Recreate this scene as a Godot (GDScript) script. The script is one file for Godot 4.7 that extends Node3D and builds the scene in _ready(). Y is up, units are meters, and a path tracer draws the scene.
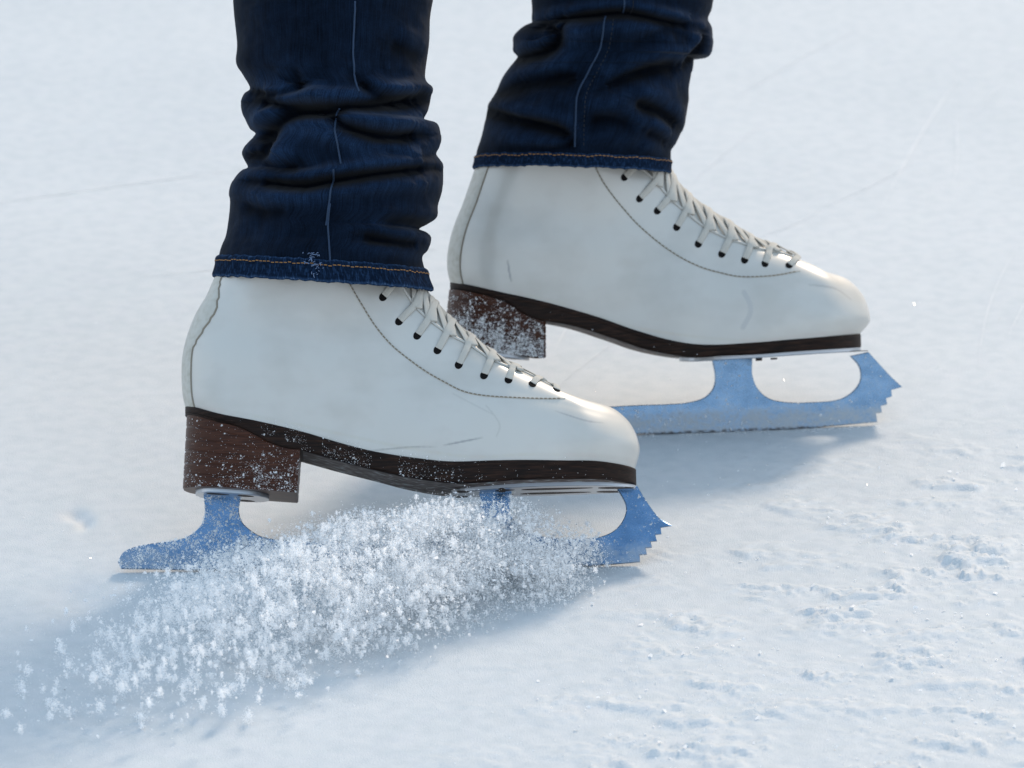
extends Node3D

# ---------------------------------------------------------------- small helpers
func pts(a: Array) -> PackedVector2Array:
	var r := PackedVector2Array()
	for i in a.size() / 2:
		r.append(Vector2(a[2 * i], a[2 * i + 1]))
	return r

class Curve2:
	var p := PackedVector2Array()
	func _init(q: PackedVector2Array) -> void:
		var n := q.size()
		for i in n - 1:
			var a := q[maxi(i - 1, 0)]
			var b := q[i]
			var c := q[i + 1]
			var d := q[mini(i + 2, n - 1)]
			for k in 8:
				p.append(b.cubic_interpolate(c, a, d, k / 8.0))
		p.append(q[n - 1])
		var l := PackedFloat32Array([0.0])
		for i in p.size() - 1:
			l.append(l[i] + p[i].distance_to(p[i + 1]))
		var even := PackedVector2Array()
		var at := 0
		for k in 201:
			var s := l[l.size() - 1] * k / 200.0
			while at < l.size() - 2 and l[at + 1] < s:
				at += 1
			even.append(p[at].lerp(p[at + 1], clampf((s - l[at]) / maxf(l[at + 1] - l[at], 1e-6), 0, 1)))
		p = even
	func at(t: float) -> Vector2:
		var f := clampf(t, 0, 1) * 200.0
		var i := mini(int(f), 199)
		return p[i].lerp(p[i + 1], f - i)
	func x_at_y(y: float) -> float:
		var best := 0
		for i in 200:
			if (p[i].y - y) * (p[i + 1].y - y) <= 0.0:
				return p[i].x + (p[i + 1].x - p[i].x) * (y - p[i].y) / (p[i + 1].y - p[i].y + 1e-9)
			if absf(p[i].y - y) < absf(p[best].y - y):
				best = i
		return p[best].x
	func y_at_x(x: float) -> float:
		var best := 0
		for i in 200:
			if (p[i].x - x) * (p[i + 1].x - x) <= 0.0:
				return p[i].y + (p[i + 1].y - p[i].y) * (x - p[i].x) / (p[i + 1].x - p[i].x + 1e-9)
			if absf(p[i].x - x) < absf(p[best].x - x):
				best = i
		return p[best].y

# collects triangles; points are millimetres in the thing's own axes unless scale is 1
class MB:
	var v := PackedVector3Array()
	var uv := PackedVector2Array()
	var col := PackedColorArray()
	var ix := PackedInt32Array()
	var scale := 0.001
	func grid(rows: Array, uvs := [], close_rows := false, close_cols := false, flip := false) -> void:
		var first := v.size()
		var nr := rows.size()
		var nc: int = rows[0].size()
		for r in nr:
			for c in nc:
				v.append(rows[r][c])
				uv.append(uvs[r][c] if uvs else Vector2(rows[r][c].x, rows[r][c].y))
		for r in (nr if close_rows else nr - 1):
			for c in (nc if close_cols else nc - 1):
				var a := first + r * nc + c
				var b := first + r * nc + (c + 1) % nc
				var d := first + ((r + 1) % nr) * nc + c
				var e := first + ((r + 1) % nr) * nc + (c + 1) % nc
				if flip:
					ix.append_array(PackedInt32Array([a, d, b, b, d, e]))
				else:
					ix.append_array(PackedInt32Array([a, b, d, b, e, d]))
	func fan(ring: Array, flip := false) -> void:
		var m := Vector3.ZERO
		for q in ring:
			m += q
		m /= ring.size()
		var first := v.size()
		v.append(m)
		uv.append(Vector2(m.x, m.y))
		for q in ring:
			v.append(q)
			uv.append(Vector2(q.x, q.y))
		var n := ring.size()
		for i in n:
			if flip:
				ix.append_array(PackedInt32Array([first, first + 1 + (i + 1) % n, first + 1 + i]))
			else:
				ix.append_array(PackedInt32Array([first, first + 1 + i, first + 1 + (i + 1) % n]))
	# a tube of elliptical section: wide across, thick along the given normals
	func tube(path: Array, wide: float, thick: float, normals := [], sides := 8, taper := 0.0) -> void:
		var rows := []
		var n := path.size()
		for i in n:
			var t: Vector3 = (path[mini(i + 1, n - 1)] - path[maxi(i - 1, 0)]).normalized()
			var nn: Vector3 = normals[i] if normals else (Vector3.UP if absf(t.y) < 0.9 else Vector3.RIGHT)
			var side := t.cross(nn).normalized()
			nn = side.cross(t).normalized()
			var k := 1.0
			if taper > 0.0:
				k = clampf(minf(i, n - 1 - i) / taper, 0.12, 1.0)
			var ring := []
			for s in sides:
				var a := TAU * s / sides
				ring.append(path[i] + side * cos(a) * wide * k + nn * sin(a) * thick * k)
			rows.append(ring)
		grid(rows, [], false, true)
		fan(rows[0], true)
		fan(rows[n - 1])
	func mesh(smooth := true, uv_scale := Vector2(0, 0), uv_from := Vector2.ZERO) -> ArrayMesh:
		var st := SurfaceTool.new()
		st.begin(Mesh.PRIMITIVE_TRIANGLES)
		if not smooth:
			st.set_smooth_group(-1)
		var acc := {}
		var nrm := PackedVector3Array()
		if smooth:
			for i in range(0, ix.size(), 3):
				var a := v[ix[i]]
				var b := v[ix[i + 1]]
				var c := v[ix[i + 2]]
				var fn := (c - a).cross(b - a)
				for k in 3:
					var key := v[ix[i + k]].snapped(Vector3(0.002, 0.002, 0.002))
					acc[key] = acc.get(key, Vector3.ZERO) + fn
		var arr := []
		arr.resize(Mesh.ARRAY_MAX)
		var pv := PackedVector3Array()
		var pn := PackedVector3Array()
		var pu := PackedVector2Array()
		var pc := PackedColorArray()
		var pi := PackedInt32Array()
		if smooth:
			for i in v.size():
				pv.append(v[i] * scale)
				var nn: Vector3 = acc.get(v[i].snapped(Vector3(0.002, 0.002, 0.002)), Vector3.UP)
				pn.append(nn.normalized() if nn.length_squared() > 0 else Vector3.UP)
				pu.append((uv[i] - uv_from) * uv_scale if uv_scale.x != 0 else uv[i])
			pi = ix
			pc = col
		else:
			for i in range(0, ix.size(), 3):
				var a := v[ix[i]]
				var b := v[ix[i + 1]]
				var c := v[ix[i + 2]]
				var fn := (c - a).cross(b - a).normalized()
				for k in 3:
					pv.append(v[ix[i + k]] * scale)
					pn.append(fn)
					pu.append((uv[ix[i + k]] - uv_from) * uv_scale if uv_scale.x != 0 else uv[ix[i + k]])
					pi.append(i + k)
					if col.size():
						pc.append(col[ix[i + k]])
		arr[Mesh.ARRAY_VERTEX] = pv
		arr[Mesh.ARRAY_NORMAL] = pn
		arr[Mesh.ARRAY_TEX_UV] = pu
		if pc.size():
			arr[Mesh.ARRAY_COLOR] = pc
		arr[Mesh.ARRAY_INDEX] = pi
		var m := ArrayMesh.new()
		m.add_surface_from_arrays(Mesh.PRIMITIVE_TRIANGLES, arr)
		return m

func put(called: String, m: Mesh, mat: Material, parent: Node, kind := "") -> MeshInstance3D:
	var o := MeshInstance3D.new()
	o.name = called
	o.mesh = m
	o.material_override = mat
	var k := 1
	while parent.has_node(NodePath(o.name)):
		o.name = "%s_%03d" % [called, k]
		k += 1
	if kind:
		o.set_meta("kind", kind)
	parent.add_child(o, true)
	return o

func lin(r: float, g: float, b: float) -> Color:
	return Color(r, g, b).linear_to_srgb()

func mat(c: Color, rough := 0.7, metal := 0.0) -> StandardMaterial3D:
	var m := StandardMaterial3D.new()
	m.albedo_color = c
	m.roughness = rough
	m.metallic = metal
	return m

func noise(s: int, freq: float, kind := FastNoiseLite.TYPE_SIMPLEX_SMOOTH, oct := 3) -> FastNoiseLite:
	var n := FastNoiseLite.new()
	n.seed = s
	n.frequency = freq
	n.noise_type = kind
	n.fractal_octaves = oct
	return n

func noise_tex(s: int, freq: float, size := 512, oct := 4, ramp: Gradient = null) -> NoiseTexture2D:
	var t := NoiseTexture2D.new()
	t.width = size
	t.height = size
	t.seamless = true
	t.noise = noise(s, freq, FastNoiseLite.TYPE_SIMPLEX_SMOOTH, oct)
	if ramp:
		t.color_ramp = ramp
	return t

func ramp(stops: Array) -> Gradient:
	var g := Gradient.new()
	var off := PackedFloat32Array()
	var c := PackedColorArray()
	for s in stops:
		off.append(s[0])
		c.append(s[1])
	g.offsets = off
	g.colors = c
	return g

# ---------------------------------------------------------------- the boot
class Boot:
	var d: Dictionary
	var back: Curve2
	var toe: Curve2
	var welt: Curve2
	var collar: Curve2
	var instep: Curve2
	var back_end: Vector2
	var nz := FastNoiseLite.new()
	func _init(data: Dictionary) -> void:
		d = data
		var b: PackedVector2Array = d.back.duplicate()
		var w: PackedVector2Array = d.welt.duplicate()
		w[0] = b[0]
		var t: PackedVector2Array = d.toe.duplicate()
		t[0] = w[w.size() - 1]
		back = Curve2.new(b)
		welt = Curve2.new(w)
		toe = Curve2.new(t)
		var top: PackedVector2Array = d.top.duplicate()
		top.reverse()
		top[top.size() - 1] = t[t.size() - 1]
		instep = Curve2.new(top)
		back_end = b[b.size() - 1]
		collar = Curve2.new(PackedVector2Array([back_end, back_end.lerp(top[0], 0.5) + Vector2(0, 3), top[0]]))
		nz.seed = 5
		nz.frequency = 0.022
		nz.fractal_octaves = 3
	func top_at(u: float) -> Vector2:
		return collar.at(u / 0.42) if u < 0.42 else instep.at((u - 0.42) / 0.58)
	func half_width(u: float) -> float:
		var k := [[0.0, 30.0], [0.12, 31.0], [0.4, 28.0], [0.58, 35.0], [0.75, 42.0], [0.88, 39.0], [1.0, 33.0]]
		for i in k.size() - 1:
			if u <= k[i + 1][0]:
				var t := smoothstep(0.0, 1.0, (u - k[i][0]) / (k[i + 1][0] - k[i][0]))
				return lerpf(k[i][1], k[i + 1][1], t)
		return 33.0
	func ends(u: float) -> float:
		var h := 1.0 - minf(u / 0.11, 1.0)
		var t := 1.0 - minf((1.0 - u) / 0.15, 1.0)
		return sqrt(maxf(1.0 - h * h, 0.0)) * pow(maxf(1.0 - pow(t, 2.2), 0.0), 0.5)
	func outline(u: float) -> float:
		return half_width(u) * ends(u)
	func flat(u: float, v: float) -> Vector2:
		var bl := welt.at(0)
		var br := welt.at(1)
		var tl := top_at(0)
		var tr := top_at(1)
		return welt.at(u).lerp(top_at(u), v) + back.at(v).lerp(toe.at(v), u) - bl.lerp(br, u).lerp(tl.lerp(tr, u), v)
	func surf(u: float, v: float, side: float) -> Vector3:
		var p := flat(u, v)
		var wb := half_width(u) * (1.0 + 0.07 * sin(PI * clampf(v * 1.8, 0, 1)))
		var ankle := 39.0 - 5.0 * sin(PI * clampf(v, 0, 1))
		var fore := smoothstep(0.28, 0.55, u)
		var a := lerpf(lerpf(wb, ankle, smoothstep(0.1, 0.9, v)), wb, fore)
		var e := ends(u)
		# the collar closes round the ankle
		var cu := clampf((u - 0.21) / 0.21, -1, 1)
		var round_collar := sqrt(maxf(1.0 - cu * cu, 0.0))
		e = lerpf(e, minf(e, round_collar), smoothstep(0.75, 1.0, v) * (1.0 - smoothstep(0.40, 0.42, u)) * smoothstep(0.21, 0.3, u))
		var close := smoothstep(0.24, 0.5, u)
		var tf := lerpf(1.0, sqrt(maxf(1.0 - pow(v, lerpf(2.2, 2.7, smoothstep(0.7, 0.95, u))), 0.0)), close)
		var z := a * e * tf
		z += nz.get_noise_3d(p.x, p.y, side * 40.0) * 1.1 * minf(1.0, z / 12.0)
		return Vector3(p.x, p.y, side * maxf(z, 0.0))
	func normal(u: float, v: float, side: float) -> Vector3:
		var h := 0.008
		var du := surf(minf(u + h, 1), v, side) - surf(maxf(u - h, 0), v, side)
		var dv := surf(u, minf(v + h, 1), side) - surf(u, maxf(v - h, 0), side)
		var n := du.cross(dv).normalized()
		return n * side if n.length_squared() > 0.5 else Vector3.UP
	# where on the side of the boot a point of its side view lies
	func find(q: Vector2) -> Vector2:
		var best := Vector2.ZERO
		var least := 1e9
		for i in 61:
			for j in 31:
				var dd := flat(i / 60.0, j / 30.0).distance_squared_to(q)
				if dd < least:
					least = dd
					best = Vector2(i / 60.0, j / 30.0)
		var step := 0.012
		for k in 40:
			var moved := false
			for o in [Vector2(step, 0), Vector2(-step, 0), Vector2(0, step), Vector2(0, -step)]:
				var c: Vector2 = (best + o).clamp(Vector2.ZERO, Vector2.ONE)
				var dd := flat(c.x, c.y).distance_squared_to(q)
				if dd < least:
					least = dd
					best = c
					moved = true
			if not moved:
				step *= 0.5
		return best

var M := {}
var lumps: Array[ArrayMesh] = []
var flakes: Array[ArrayMesh] = []

func lump(s: int, squash := 1.0) -> ArrayMesh:
	var sp := SphereMesh.new()
	var rng := RandomNumberGenerator.new()
	rng.seed = s
	var n := noise(s, 0.9, FastNoiseLite.TYPE_SIMPLEX, 2)
	var rows := []
	for i in 6:
		var row := []
		var a := PI * i / 5.0
		for j in 7:
			var b := TAU * j / 7.0
			var d := Vector3(sin(a) * cos(b), cos(a), sin(a) * sin(b))
			var f := n.get_noise_3dv(d * 1.6)
			row.append(d * (1.0 + 0.75 * f) * Vector3(1, squash, 1))
		rows.append(row)
	var m := MB.new()
	m.scale = 1.0
	m.grid(rows, [], false, true, true)
	return m.mesh(true)

# a thin irregular snow flake
func flake(s: int) -> ArrayMesh:
	var rng := RandomNumberGenerator.new()
	rng.seed = s
	var ring := []
	for k in 7:
		var a := TAU * k / 7.0
		var r := rng.randf_range(0.65, 1.25)
		ring.append(Vector3(cos(a) * r, rng.randf_range(-0.35, 0.35), sin(a) * r))
	var m := MB.new()
	m.scale = 1.0
	m.fan(ring)
	return m.mesh(true)

func many(called: String, m: Mesh, material: Material, where: Array, parent: Node) -> MultiMeshInstance3D:
	var mm := MultiMesh.new()
	mm.transform_format = MultiMesh.TRANSFORM_3D
	mm.mesh = m
	mm.instance_count = where.size()
	for i in where.size():
		mm.set_instance_transform(i, where[i])
	var o := MultiMeshInstance3D.new()
	o.name = called
	o.multimesh = mm
	o.material_override = material
	o.set_meta("kind", "stuff")
	parent.add_child(o, true)
	return o

func random_basis(rng: RandomNumberGenerator, size: float) -> Basis:
	var b := Basis(Vector3(rng.randfn(), rng.randfn(), rng.randfn() + 1e-4).normalized(), rng.randf() * TAU)
	return b.scaled(Vector3(size, size, size) * Vector3(rng.randf_range(0.7, 1.3), rng.randf_range(0.7, 1.3), rng.randf_range(0.7, 1.3)))

# marks on leather: worn tone, faint creases and scratches, in the boot's own side view
func leather_picture(s: int, marks: Array) -> ImageTexture:
	var w := 480
	var h := 300
	var im := Image.create(w, h, false, Image.FORMAT_RGB8)
	var n := noise(s, 0.012, FastNoiseLite.TYPE_SIMPLEX_SMOOTH, 4)
	var n2 := noise(s + 1, 0.05, FastNoiseLite.TYPE_SIMPLEX_SMOOTH, 3)
	var base := Vector3(0.53, 0.515, 0.475)
	var stain := Vector3(0.39, 0.375, 0.33)
	for y in h:
		for x in w:
			var t := clampf(n.get_noise_2d(x, y) * 0.5 + n2.get_noise_2d(x * 0.4, y) * 0.16 + 0.08, 0, 0.4)
			var c := base.lerp(stain, t)
			im.set_pixel(x, y, lin(c.x, c.y, c.z))
	var rng := RandomNumberGenerator.new()
	rng.seed = s
	for mk in marks:   # [points, half width px, strength, colour]
		var cv := Curve2.new(mk[0])
		var steps := 260
		for k in steps:
			var q := cv.at(k / float(steps))
			var c := Vector2((q.x + 175.0) * 1.5, (215.0 - q.y) * 1.5)
			var r: float = mk[1]
			var fade: float = mk[2] * (0.35 + 0.65 * absf(n2.get_noise_2d(k * 2.0, s * 7.0)) * 2.0) * sin(PI * k / steps)
			for yy in range(int(c.y - r - 1), int(c.y + r + 2)):
				for xx in range(int(c.x - r - 1), int(c.x + r + 2)):
					if xx < 0 or yy < 0 or xx >= w or yy >= h:
						continue
					var dd := Vector2(xx, yy).distance_to(c) / r
					if dd < 1.0:
						im.set_pixel(xx, yy, im.get_pixel(xx, yy).lerp(mk[3], fade * (1.0 - dd * dd) * 0.5))
	return ImageTexture.create_from_image(im)

func make_skate(d: Dictionary, called: String, at: Vector3, yaw: float, roll: float, label: String) -> Node3D:
	var root := Node3D.new()
	root.name = called
	root.set_meta("label", label)
	root.set_meta("category", "ice skate")
	root.set_meta("group", "pair of white figure skates on the ice")
	root.transform = frame(at, yaw, roll)
	add_child(root, true)
	var boot := Boot.new(d)
	var rng := RandomNumberGenerator.new()
	rng.seed = d.seed
	# --- leather upper, one continuous skin over both sides
	var us := []
	for i in 91:
		var t := i / 90.0
		us.append(lerpf(t, (1.0 - cos(PI * t)) / 2.0, 0.75))
	var vs := []
	for j in 49:
		var t := j / 48.0
		vs.append(1.0 - pow(1.0 - t, 1.8))
	var mb := MB.new()
	var sheets := [[], []]
	for s in 2:
		for u in us:
			var row := []
			for v in vs:
				row.append(boot.surf(u, v, 1.0 if s == 0 else -1.0))
			sheets[s].append(row)
	mb.grid(sheets[0], [], false, false, false)
	mb.grid(sheets[1], [], false, false, true)
	var leather: StandardMaterial3D = M.leather.duplicate()
	leather.albedo_texture = leather_picture(d.seed, d.marks)
	var upper := put("upper", mb.mesh(true, Vector2(1.0 / 320.0, -1.0 / 200.0), Vector2(-175, 215)), leather, root)
	# backstay: a strip folded over the heel seam
	var rows := []
	var strip := Curve2.new(d.strip)
	for i in 41:
		var v := i / 40.0 * 0.93
		var c := boot.flat(0, v)
		var edge := strip.x_at_y(clampf(c.y, d.strip[0].y, d.strip[d.strip.size() - 1].y))
		var uw := 0.02
		while uw < 0.2 and boot.flat(uw, v).x < edge:
			uw += 0.004
		var row := []
		for k in range(-8, 9):
			var f := absf(k) / 8.0
			var u := uw * f * f
			var sd := 1.0 if k >= 0 else -1.0
			var nn := boot.normal(maxf(u, 0.006), v, sd) if k != 0 else Vector3(-1, 0, 0)
			row.append(boot.surf(u, v, sd) + nn * (0.15 if absi(k) == 8 else 0.9))
		rows.append(row)
	mb = MB.new()
	mb.grid(rows, [], false, false, true)
	var stay := put("backstay", mb.mesh(), M.leather_worn, root)
	var seam := []
	var seam_n := []
	for i in 41:
		seam.append(rows[i][16] + Vector3(0.3, 0, 0.3))
		seam_n.append(Vector3(0.3, 0, 1))
	mb = MB.new()
	mb.tube(seam, 0.75, 0.4, seam_n, 6)
	put("edge_binding", mb.mesh(), M.thread_grey, stay)
	# stitched edge of the facing
	var st := Curve2.new(d.stitch)
	var along := []
	var along_n := []
	var stitch_uv := []
	for i in 61:
		var uvp := boot.find(st.at(i / 60.0))
		stitch_uv.append(uvp)
		var n := boot.normal(uvp.x, uvp.y, 1)
		along.append(boot.surf(uvp.x, uvp.y, 1) + n * 0.05)
		along_n.append(n)
	mb = MB.new()
	mb.tube(along, 0.55, 0.28, along_n, 6)
	put("facing_seam", mb.mesh(), M.seam_shade, upper)
	mb = MB.new()
	for i in range(0, 59):
		var a: Vector3 = along[i].lerp(along[i + 1], 0.15) + along_n[i] * 0.32
		var b: Vector3 = along[i].lerp(along[i + 1], 0.8) + along_n[i] * 0.32
		mb.tube([a, (a + b) / 2 + along_n[i] * 0.22, b], 0.36, 0.3, [along_n[i], along_n[i], along_n[i]], 5)
	put("stitching", mb.mesh(), M.thread_tan, upper, "stuff")
	# eyelets and laces
	var eyes := []
	var tops := []
	for i in d.eye.size():
		eyes.append(boot.find(d.eye[i]))
		tops.append(boot.find(d.lacetop[i]))
	# edge of the facing, a rolled lip just above the lace ends
	for sd in [1.0, -1.0]:
		var lip := []
		var lip_n := []
		for i in 57:
			var f := i / 56.0 * (tops.size() - 1)
			var k := mini(int(f), tops.size() - 2)
			var q: Vector2 = tops[k].lerp(tops[k + 1], f - k)
			q.y = minf(q.y, 0.93)
			var n := boot.normal(q.x, q.y, sd)
			lip.append(boot.surf(q.x, q.y, sd) + n * 0.5)
			lip_n.append(n)
		mb = MB.new()
		mb.tube(lip, 1.0, 0.7, lip_n, 8, 3.0)
		put("facing_edge", mb.mesh(), M.leather_plain, upper)
	# padded tongue showing between the facings
	rows = []
	for i in 50:
		var u := 0.40 + 0.46 * i / 49.0
		var row := []
		for k in range(-6, 7):
			var sd := 1.0 if k >= 0 else -1.0
			var v := 1.0 - pow(absf(k) / 6.0, 2.0) * 0.09
			var fade := smoothstep(0.0, 0.12, i / 49.0) * (1.0 - smoothstep(0.85, 1.0, i / 49.0))
			row.append(boot.surf(u, v, sd) + Vector3(0.45, 0.9, 0).normalized() * (2.3 * fade * (1.0 - pow(absf(k) / 6.0, 3.0))) - Vector3(0, 0.15, 0))
		rows.append(row)
	mb = MB.new()
	mb.grid(rows, [], false, false, true)
	put("tongue", mb.mesh(), M.tongue, root)
	for i in eyes.size():
		for sd in [1.0, -1.0]:
			var q: Vector2 = eyes[i]
			var n := boot.normal(q.x, q.y, sd)
			var c := boot.surf(q.x, q.y, sd)
			var t := (boot.surf(tops[i].x, tops[i].y, sd) - c).normalized()
			t = (t - n * t.dot(n)).normalized()
			var s := n.cross(t)
			mb = MB.new()
			var ring := []
			var ring2 := []
			var ring3 := []
			for k in 16:
				var a := TAU * k / 16.0
				var dir := (s * cos(a) * 2.05 + t * sin(a) * 2.5)
				ring.append(c - t * 0.9 + dir * 1.2 + n * 0.02)
				ring2.append(c - t * 0.9 + dir * 1.06 + n * 0.4)
				ring3.append(c - t * 0.9 + dir * 0.95 + n * 0.14)
			mb.grid([ring, ring2, ring3], [], false, true)
			mb.fan(ring3)
			put("eyelet", mb.mesh(), M.eyelet, root)
	var last := eyes.size() - 1
	for i in eyes.size():
		for sd in [1.0, -1.0]:
			var path := []
			var pn := []
			var a: Vector2 = eyes[i]
			var b: Vector2 = tops[i]
			b.y = minf(b.y, 0.93)
			var j := mini(i + 1, last) if i < last else last
			var e: Vector2 = tops[j]
			e.y = minf(e.y, 0.93)
			var over := 0.9 if sd > 0 else 0.2
			var mid := Vector2((b.x + e.x) / 2.0 if i < last else b.x + 0.004, 1.0)
			var legs := [[a, b, sd, sd, 8], [b, mid, sd, sd, 6], [mid, e if i < last else Vector2(b.x, b.y), -sd, -sd, 6]]
			if i < last:
				legs.append([e, e.lerp(eyes[j], 0.25), -sd, -sd, 2])
			else:
				legs.append([b, a, -sd, -sd, 7])
			for li in legs.size():
				var lg: Array = legs[li]
				for k in int(lg[4]):
					var f: float = k / float(lg[4])
					var q: Vector2 = lg[0].lerp(lg[1], f)
					var n := boot.normal(minf(q.x, 0.99), minf(q.y, 0.985), lg[2])
					if q.y > 0.95:
						n = n.lerp(Vector3(0.5, 0.86, 0), (q.y - 0.95) / 0.05).normalized()
					var up := 1.0
					if li == 0:
						up = lerpf(0.2, 1.3, smoothstep(0.0, 0.6, f))
					elif li == 1:
						up = 1.3 + over + sin(f * PI * 0.5) * 0.4
					elif li == 2:
						up = 1.3 + over + cos(f * PI * 0.5) * 0.4
					else:
						up = lerpf(1.3, 0.8, f)
					if i == last and li == 3:
						up = lerpf(1.3, 0.2, smoothstep(0.4, 1.0, f))
					path.append(boot.surf(q.x, q.y, lg[2]) + n * up)
					pn.append(n)
			mb = MB.new()
			mb.tube(path, 2.05 + rng.randf() * 0.3, 0.55, pn, 9)
			put("lace", mb.mesh(true, Vector2(0.2, 0.2)), M.lace, root)
	# straight bars of lace lying across the tongue under the crossings
	for i in range(0, last):
		var path := []
		var pn := []
		var u: float = tops[i].x + 0.25 * (tops[i + 1].x - tops[i].x)
		for k in range(-7, 8):
			var sd := 1.0 if k >= 0 else -1.0
			var v := 1.0 - pow(absf(k) / 7.0, 1.6) * (1.0 - minf(tops[i].y, 0.93))
			var n := boot.normal(u, minf(v, 0.985), sd)
			n = n.lerp(Vector3(0.5, 0.86, 0), clampf((v - 0.95) / 0.05, 0, 1)).normalized()
			path.append(boot.surf(u, v, sd) + n * 1.7)
			pn.append(n)
		mb = MB.new()
		mb.tube(path, 2.6, 1.0, pn, 9)
		put("lace", mb.mesh(true, Vector2(0.2, 0.2)), M.lace, root)
	# --- leather sole
	var sole_bottom := Curve2.new(d.soleb)
	var x_front: float = d.soleb[0].x
	rows = []
	for i in 101:
		var t := i / 100.0
		var u := lerpf(t, (1.0 - cos(PI * t)) / 2.0, 0.85)
		var p := boot.welt.at(u)
		p.x = lerpf(-16.0, p.x, 1.008)
		var w := boot.outline(u) + 1.6 * sqrt(boot.ends(u))
		var low := 0.0
		if p.x < x_front:
			low = p.y - lerpf(5.0, p.y - sole_bottom.at(0).y, smoothstep(0.4, 1.0, (p.x + 155.0) / (x_front + 155.0)))
			low = minf(low, p.y - 4.0)
		else:
			low = sole_bottom.y_at_x(p.x)
		var top := p.y + 0.6
		var row := []
		for q in [[top, 0.0], [top, w - 2.0], [top - 0.5, w - 0.6], [top - 1.4, w], [top - 3.4, w - 0.1], [top - 3.8, w - 0.7], [top - 4.2, w - 0.15], [low + 1.6, w - 0.35], [low + 0.5, w - 0.8], [low, w - 2.0], [low, 0.0]]:
			row.append(Vector3(p.x, q[0], maxf(q[1], 0.0)))
		var full := row.duplicate()
		for k in range(row.size() - 2, 0, -1):
			full.append(row[k] * Vector3(1, 1, -1))
		rows.append(full)
	mb = MB.new()
	mb.grid(rows, [], false, true, true)
	mb.fan(rows[0], false)
	mb.fan(rows[100], true)
	put("sole", mb.mesh(), M.sole, root)
	# the paler underside of the sole
	rows = []
	for i in 61:
		var x := lerpf(x_front + 1.0, 116.0, i / 60.0)
		var u := 0.0
		for k in 40:
			if boot.welt.at(k / 40.0).x < x:
				u = k / 40.0
		u = clampf(u + (x - boot.welt.at(u).x) / (boot.welt.at(minf(u + 0.025, 1.0)).x - boot.welt.at(u).x + 1e-6) * 0.025, 0, 1)
		var w := boot.outline(u) - 1.2
		var row := []
		for k in 9:
			row.append(Vector3(x, sole_bottom.y_at_x(x) - 0.25, lerpf(-w, w, k / 8.0)))
		rows.append(row)
	mb = MB.new()
	mb.grid(rows)
	put("outsole", mb.mesh(), M.outsole, root)
	# --- stacked leather heel
	var heel_top := []
	var heel_low := []
	var bx: float = d.heel[1].x
	var fx: float = d.heel[2].x
	for k in 73:
		var t := k / 72.0      # from the front corner on the near side round the back to the other front corner
		var hw := 30.5
		var x := 0.0
		var z := 0.0
		if t < 0.25 or t > 0.75:
			var f: float = (t if t < 0.5 else 1.0 - t) / 0.25
			x = lerpf(1.0, 0.42, f)
			z = hw * (1.0 - 0.015 * (1.0 - f))
		else:
			var a := (t - 0.25) / 0.5 * PI
			x = 0.42 - 0.42 * sin(a) ** 0.95
			z = hw * absf(cos(a)) ** 0.92
		z *= 1.0 if t < 0.5 else -1.0
		var xt := lerpf(-154.0 if d.seed == 1 else -163.0, x_front, x)
		var weltp := boot.welt.y_at_x(clampf(xt, boot.welt.at(0).x, 200))
		heel_top.append(Vector3(xt, weltp - 4.4, z))
		heel_low.append(Vector3(lerpf(bx, fx, x), lerpf(d.heel[1].y, d.heel[2].y, x), z * 0.95))
	if d.breast > 0.0:   # bevelled front corner
		for hl in [heel_top, heel_low]:
			hl.insert(0, hl[0] + Vector3(0, 0, -d.breast * 0.8))
			hl[1] += Vector3(-d.breast, 0, 0)
	rows = []
	for r in 37:
		var f := r / 36.0
		var row := []
		var groove := -0.45 if r % 6 == 0 and r > 0 and r < 36 else 0.0
		if r == 36:
			groove = -0.6
		for k in heel_top.size():
			var p: Vector3 = heel_top[k].lerp(heel_low[k], f)
			var c := Vector3((bx + fx) / 2.0, p.y, 0)
			p += (p - c).normalized() * groove
			row.append(p)
		rows.append(row)
	mb = MB.new()
	mb.grid(rows, [], false, true, true)
	mb.fan(rows[36])
	put("heel", mb.mesh(false), M.heel, root)
	# --- blade: one steel plate cut to shape, two mounting plates
	var poly: PackedVector2Array = d.blade
	mb = MB.new()
	if Geometry2D.is_polygon_clockwise(poly):
		poly.reverse()
	var soft := PackedVector2Array()
	var np := poly.size()
	for k in np:      # round the outline, keeping its sharp corners
		var p0 := poly[(k + np - 1) % np]
		var p1 := poly[k]
		var p2 := poly[(k + 1) % np]
		var p3 := poly[(k + 2) % np]
		soft.append(p1)
		if p1.distance_to(p2) < 4.5:
			continue
		if absf((p1 - p0).angle_to(p2 - p1)) > 0.9:
			p0 = p1 * 2.0 - p2
		if absf((p2 - p1).angle_to(p3 - p2)) > 0.9:
			p3 = p2 * 2.0 - p1
		p0 = p1 + (p0 - p1).normalized() * p1.distance_to(p2)
		p3 = p2 + (p3 - p2).normalized() * p1.distance_to(p2)
		for f in [0.25, 0.5, 0.75]:
			soft.append(p1.cubic_interpolate(p2, p0, p3, f))
	var tri := Geometry2D.triangulate_polygon(soft)
	var th := 1.9
	var nq := soft.size()
	var inner := PackedVector2Array()
	for k in nq:
		var e0 := (soft[k] - soft[(k + nq - 1) % nq]).normalized()
		var e1 := (soft[(k + 1) % nq] - soft[k]).normalized()
		var inward := (e0.orthogonal() + e1.orthogonal()) * -0.5
		inner.append(soft[k] + inward.normalized() * 0.4)
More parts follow.
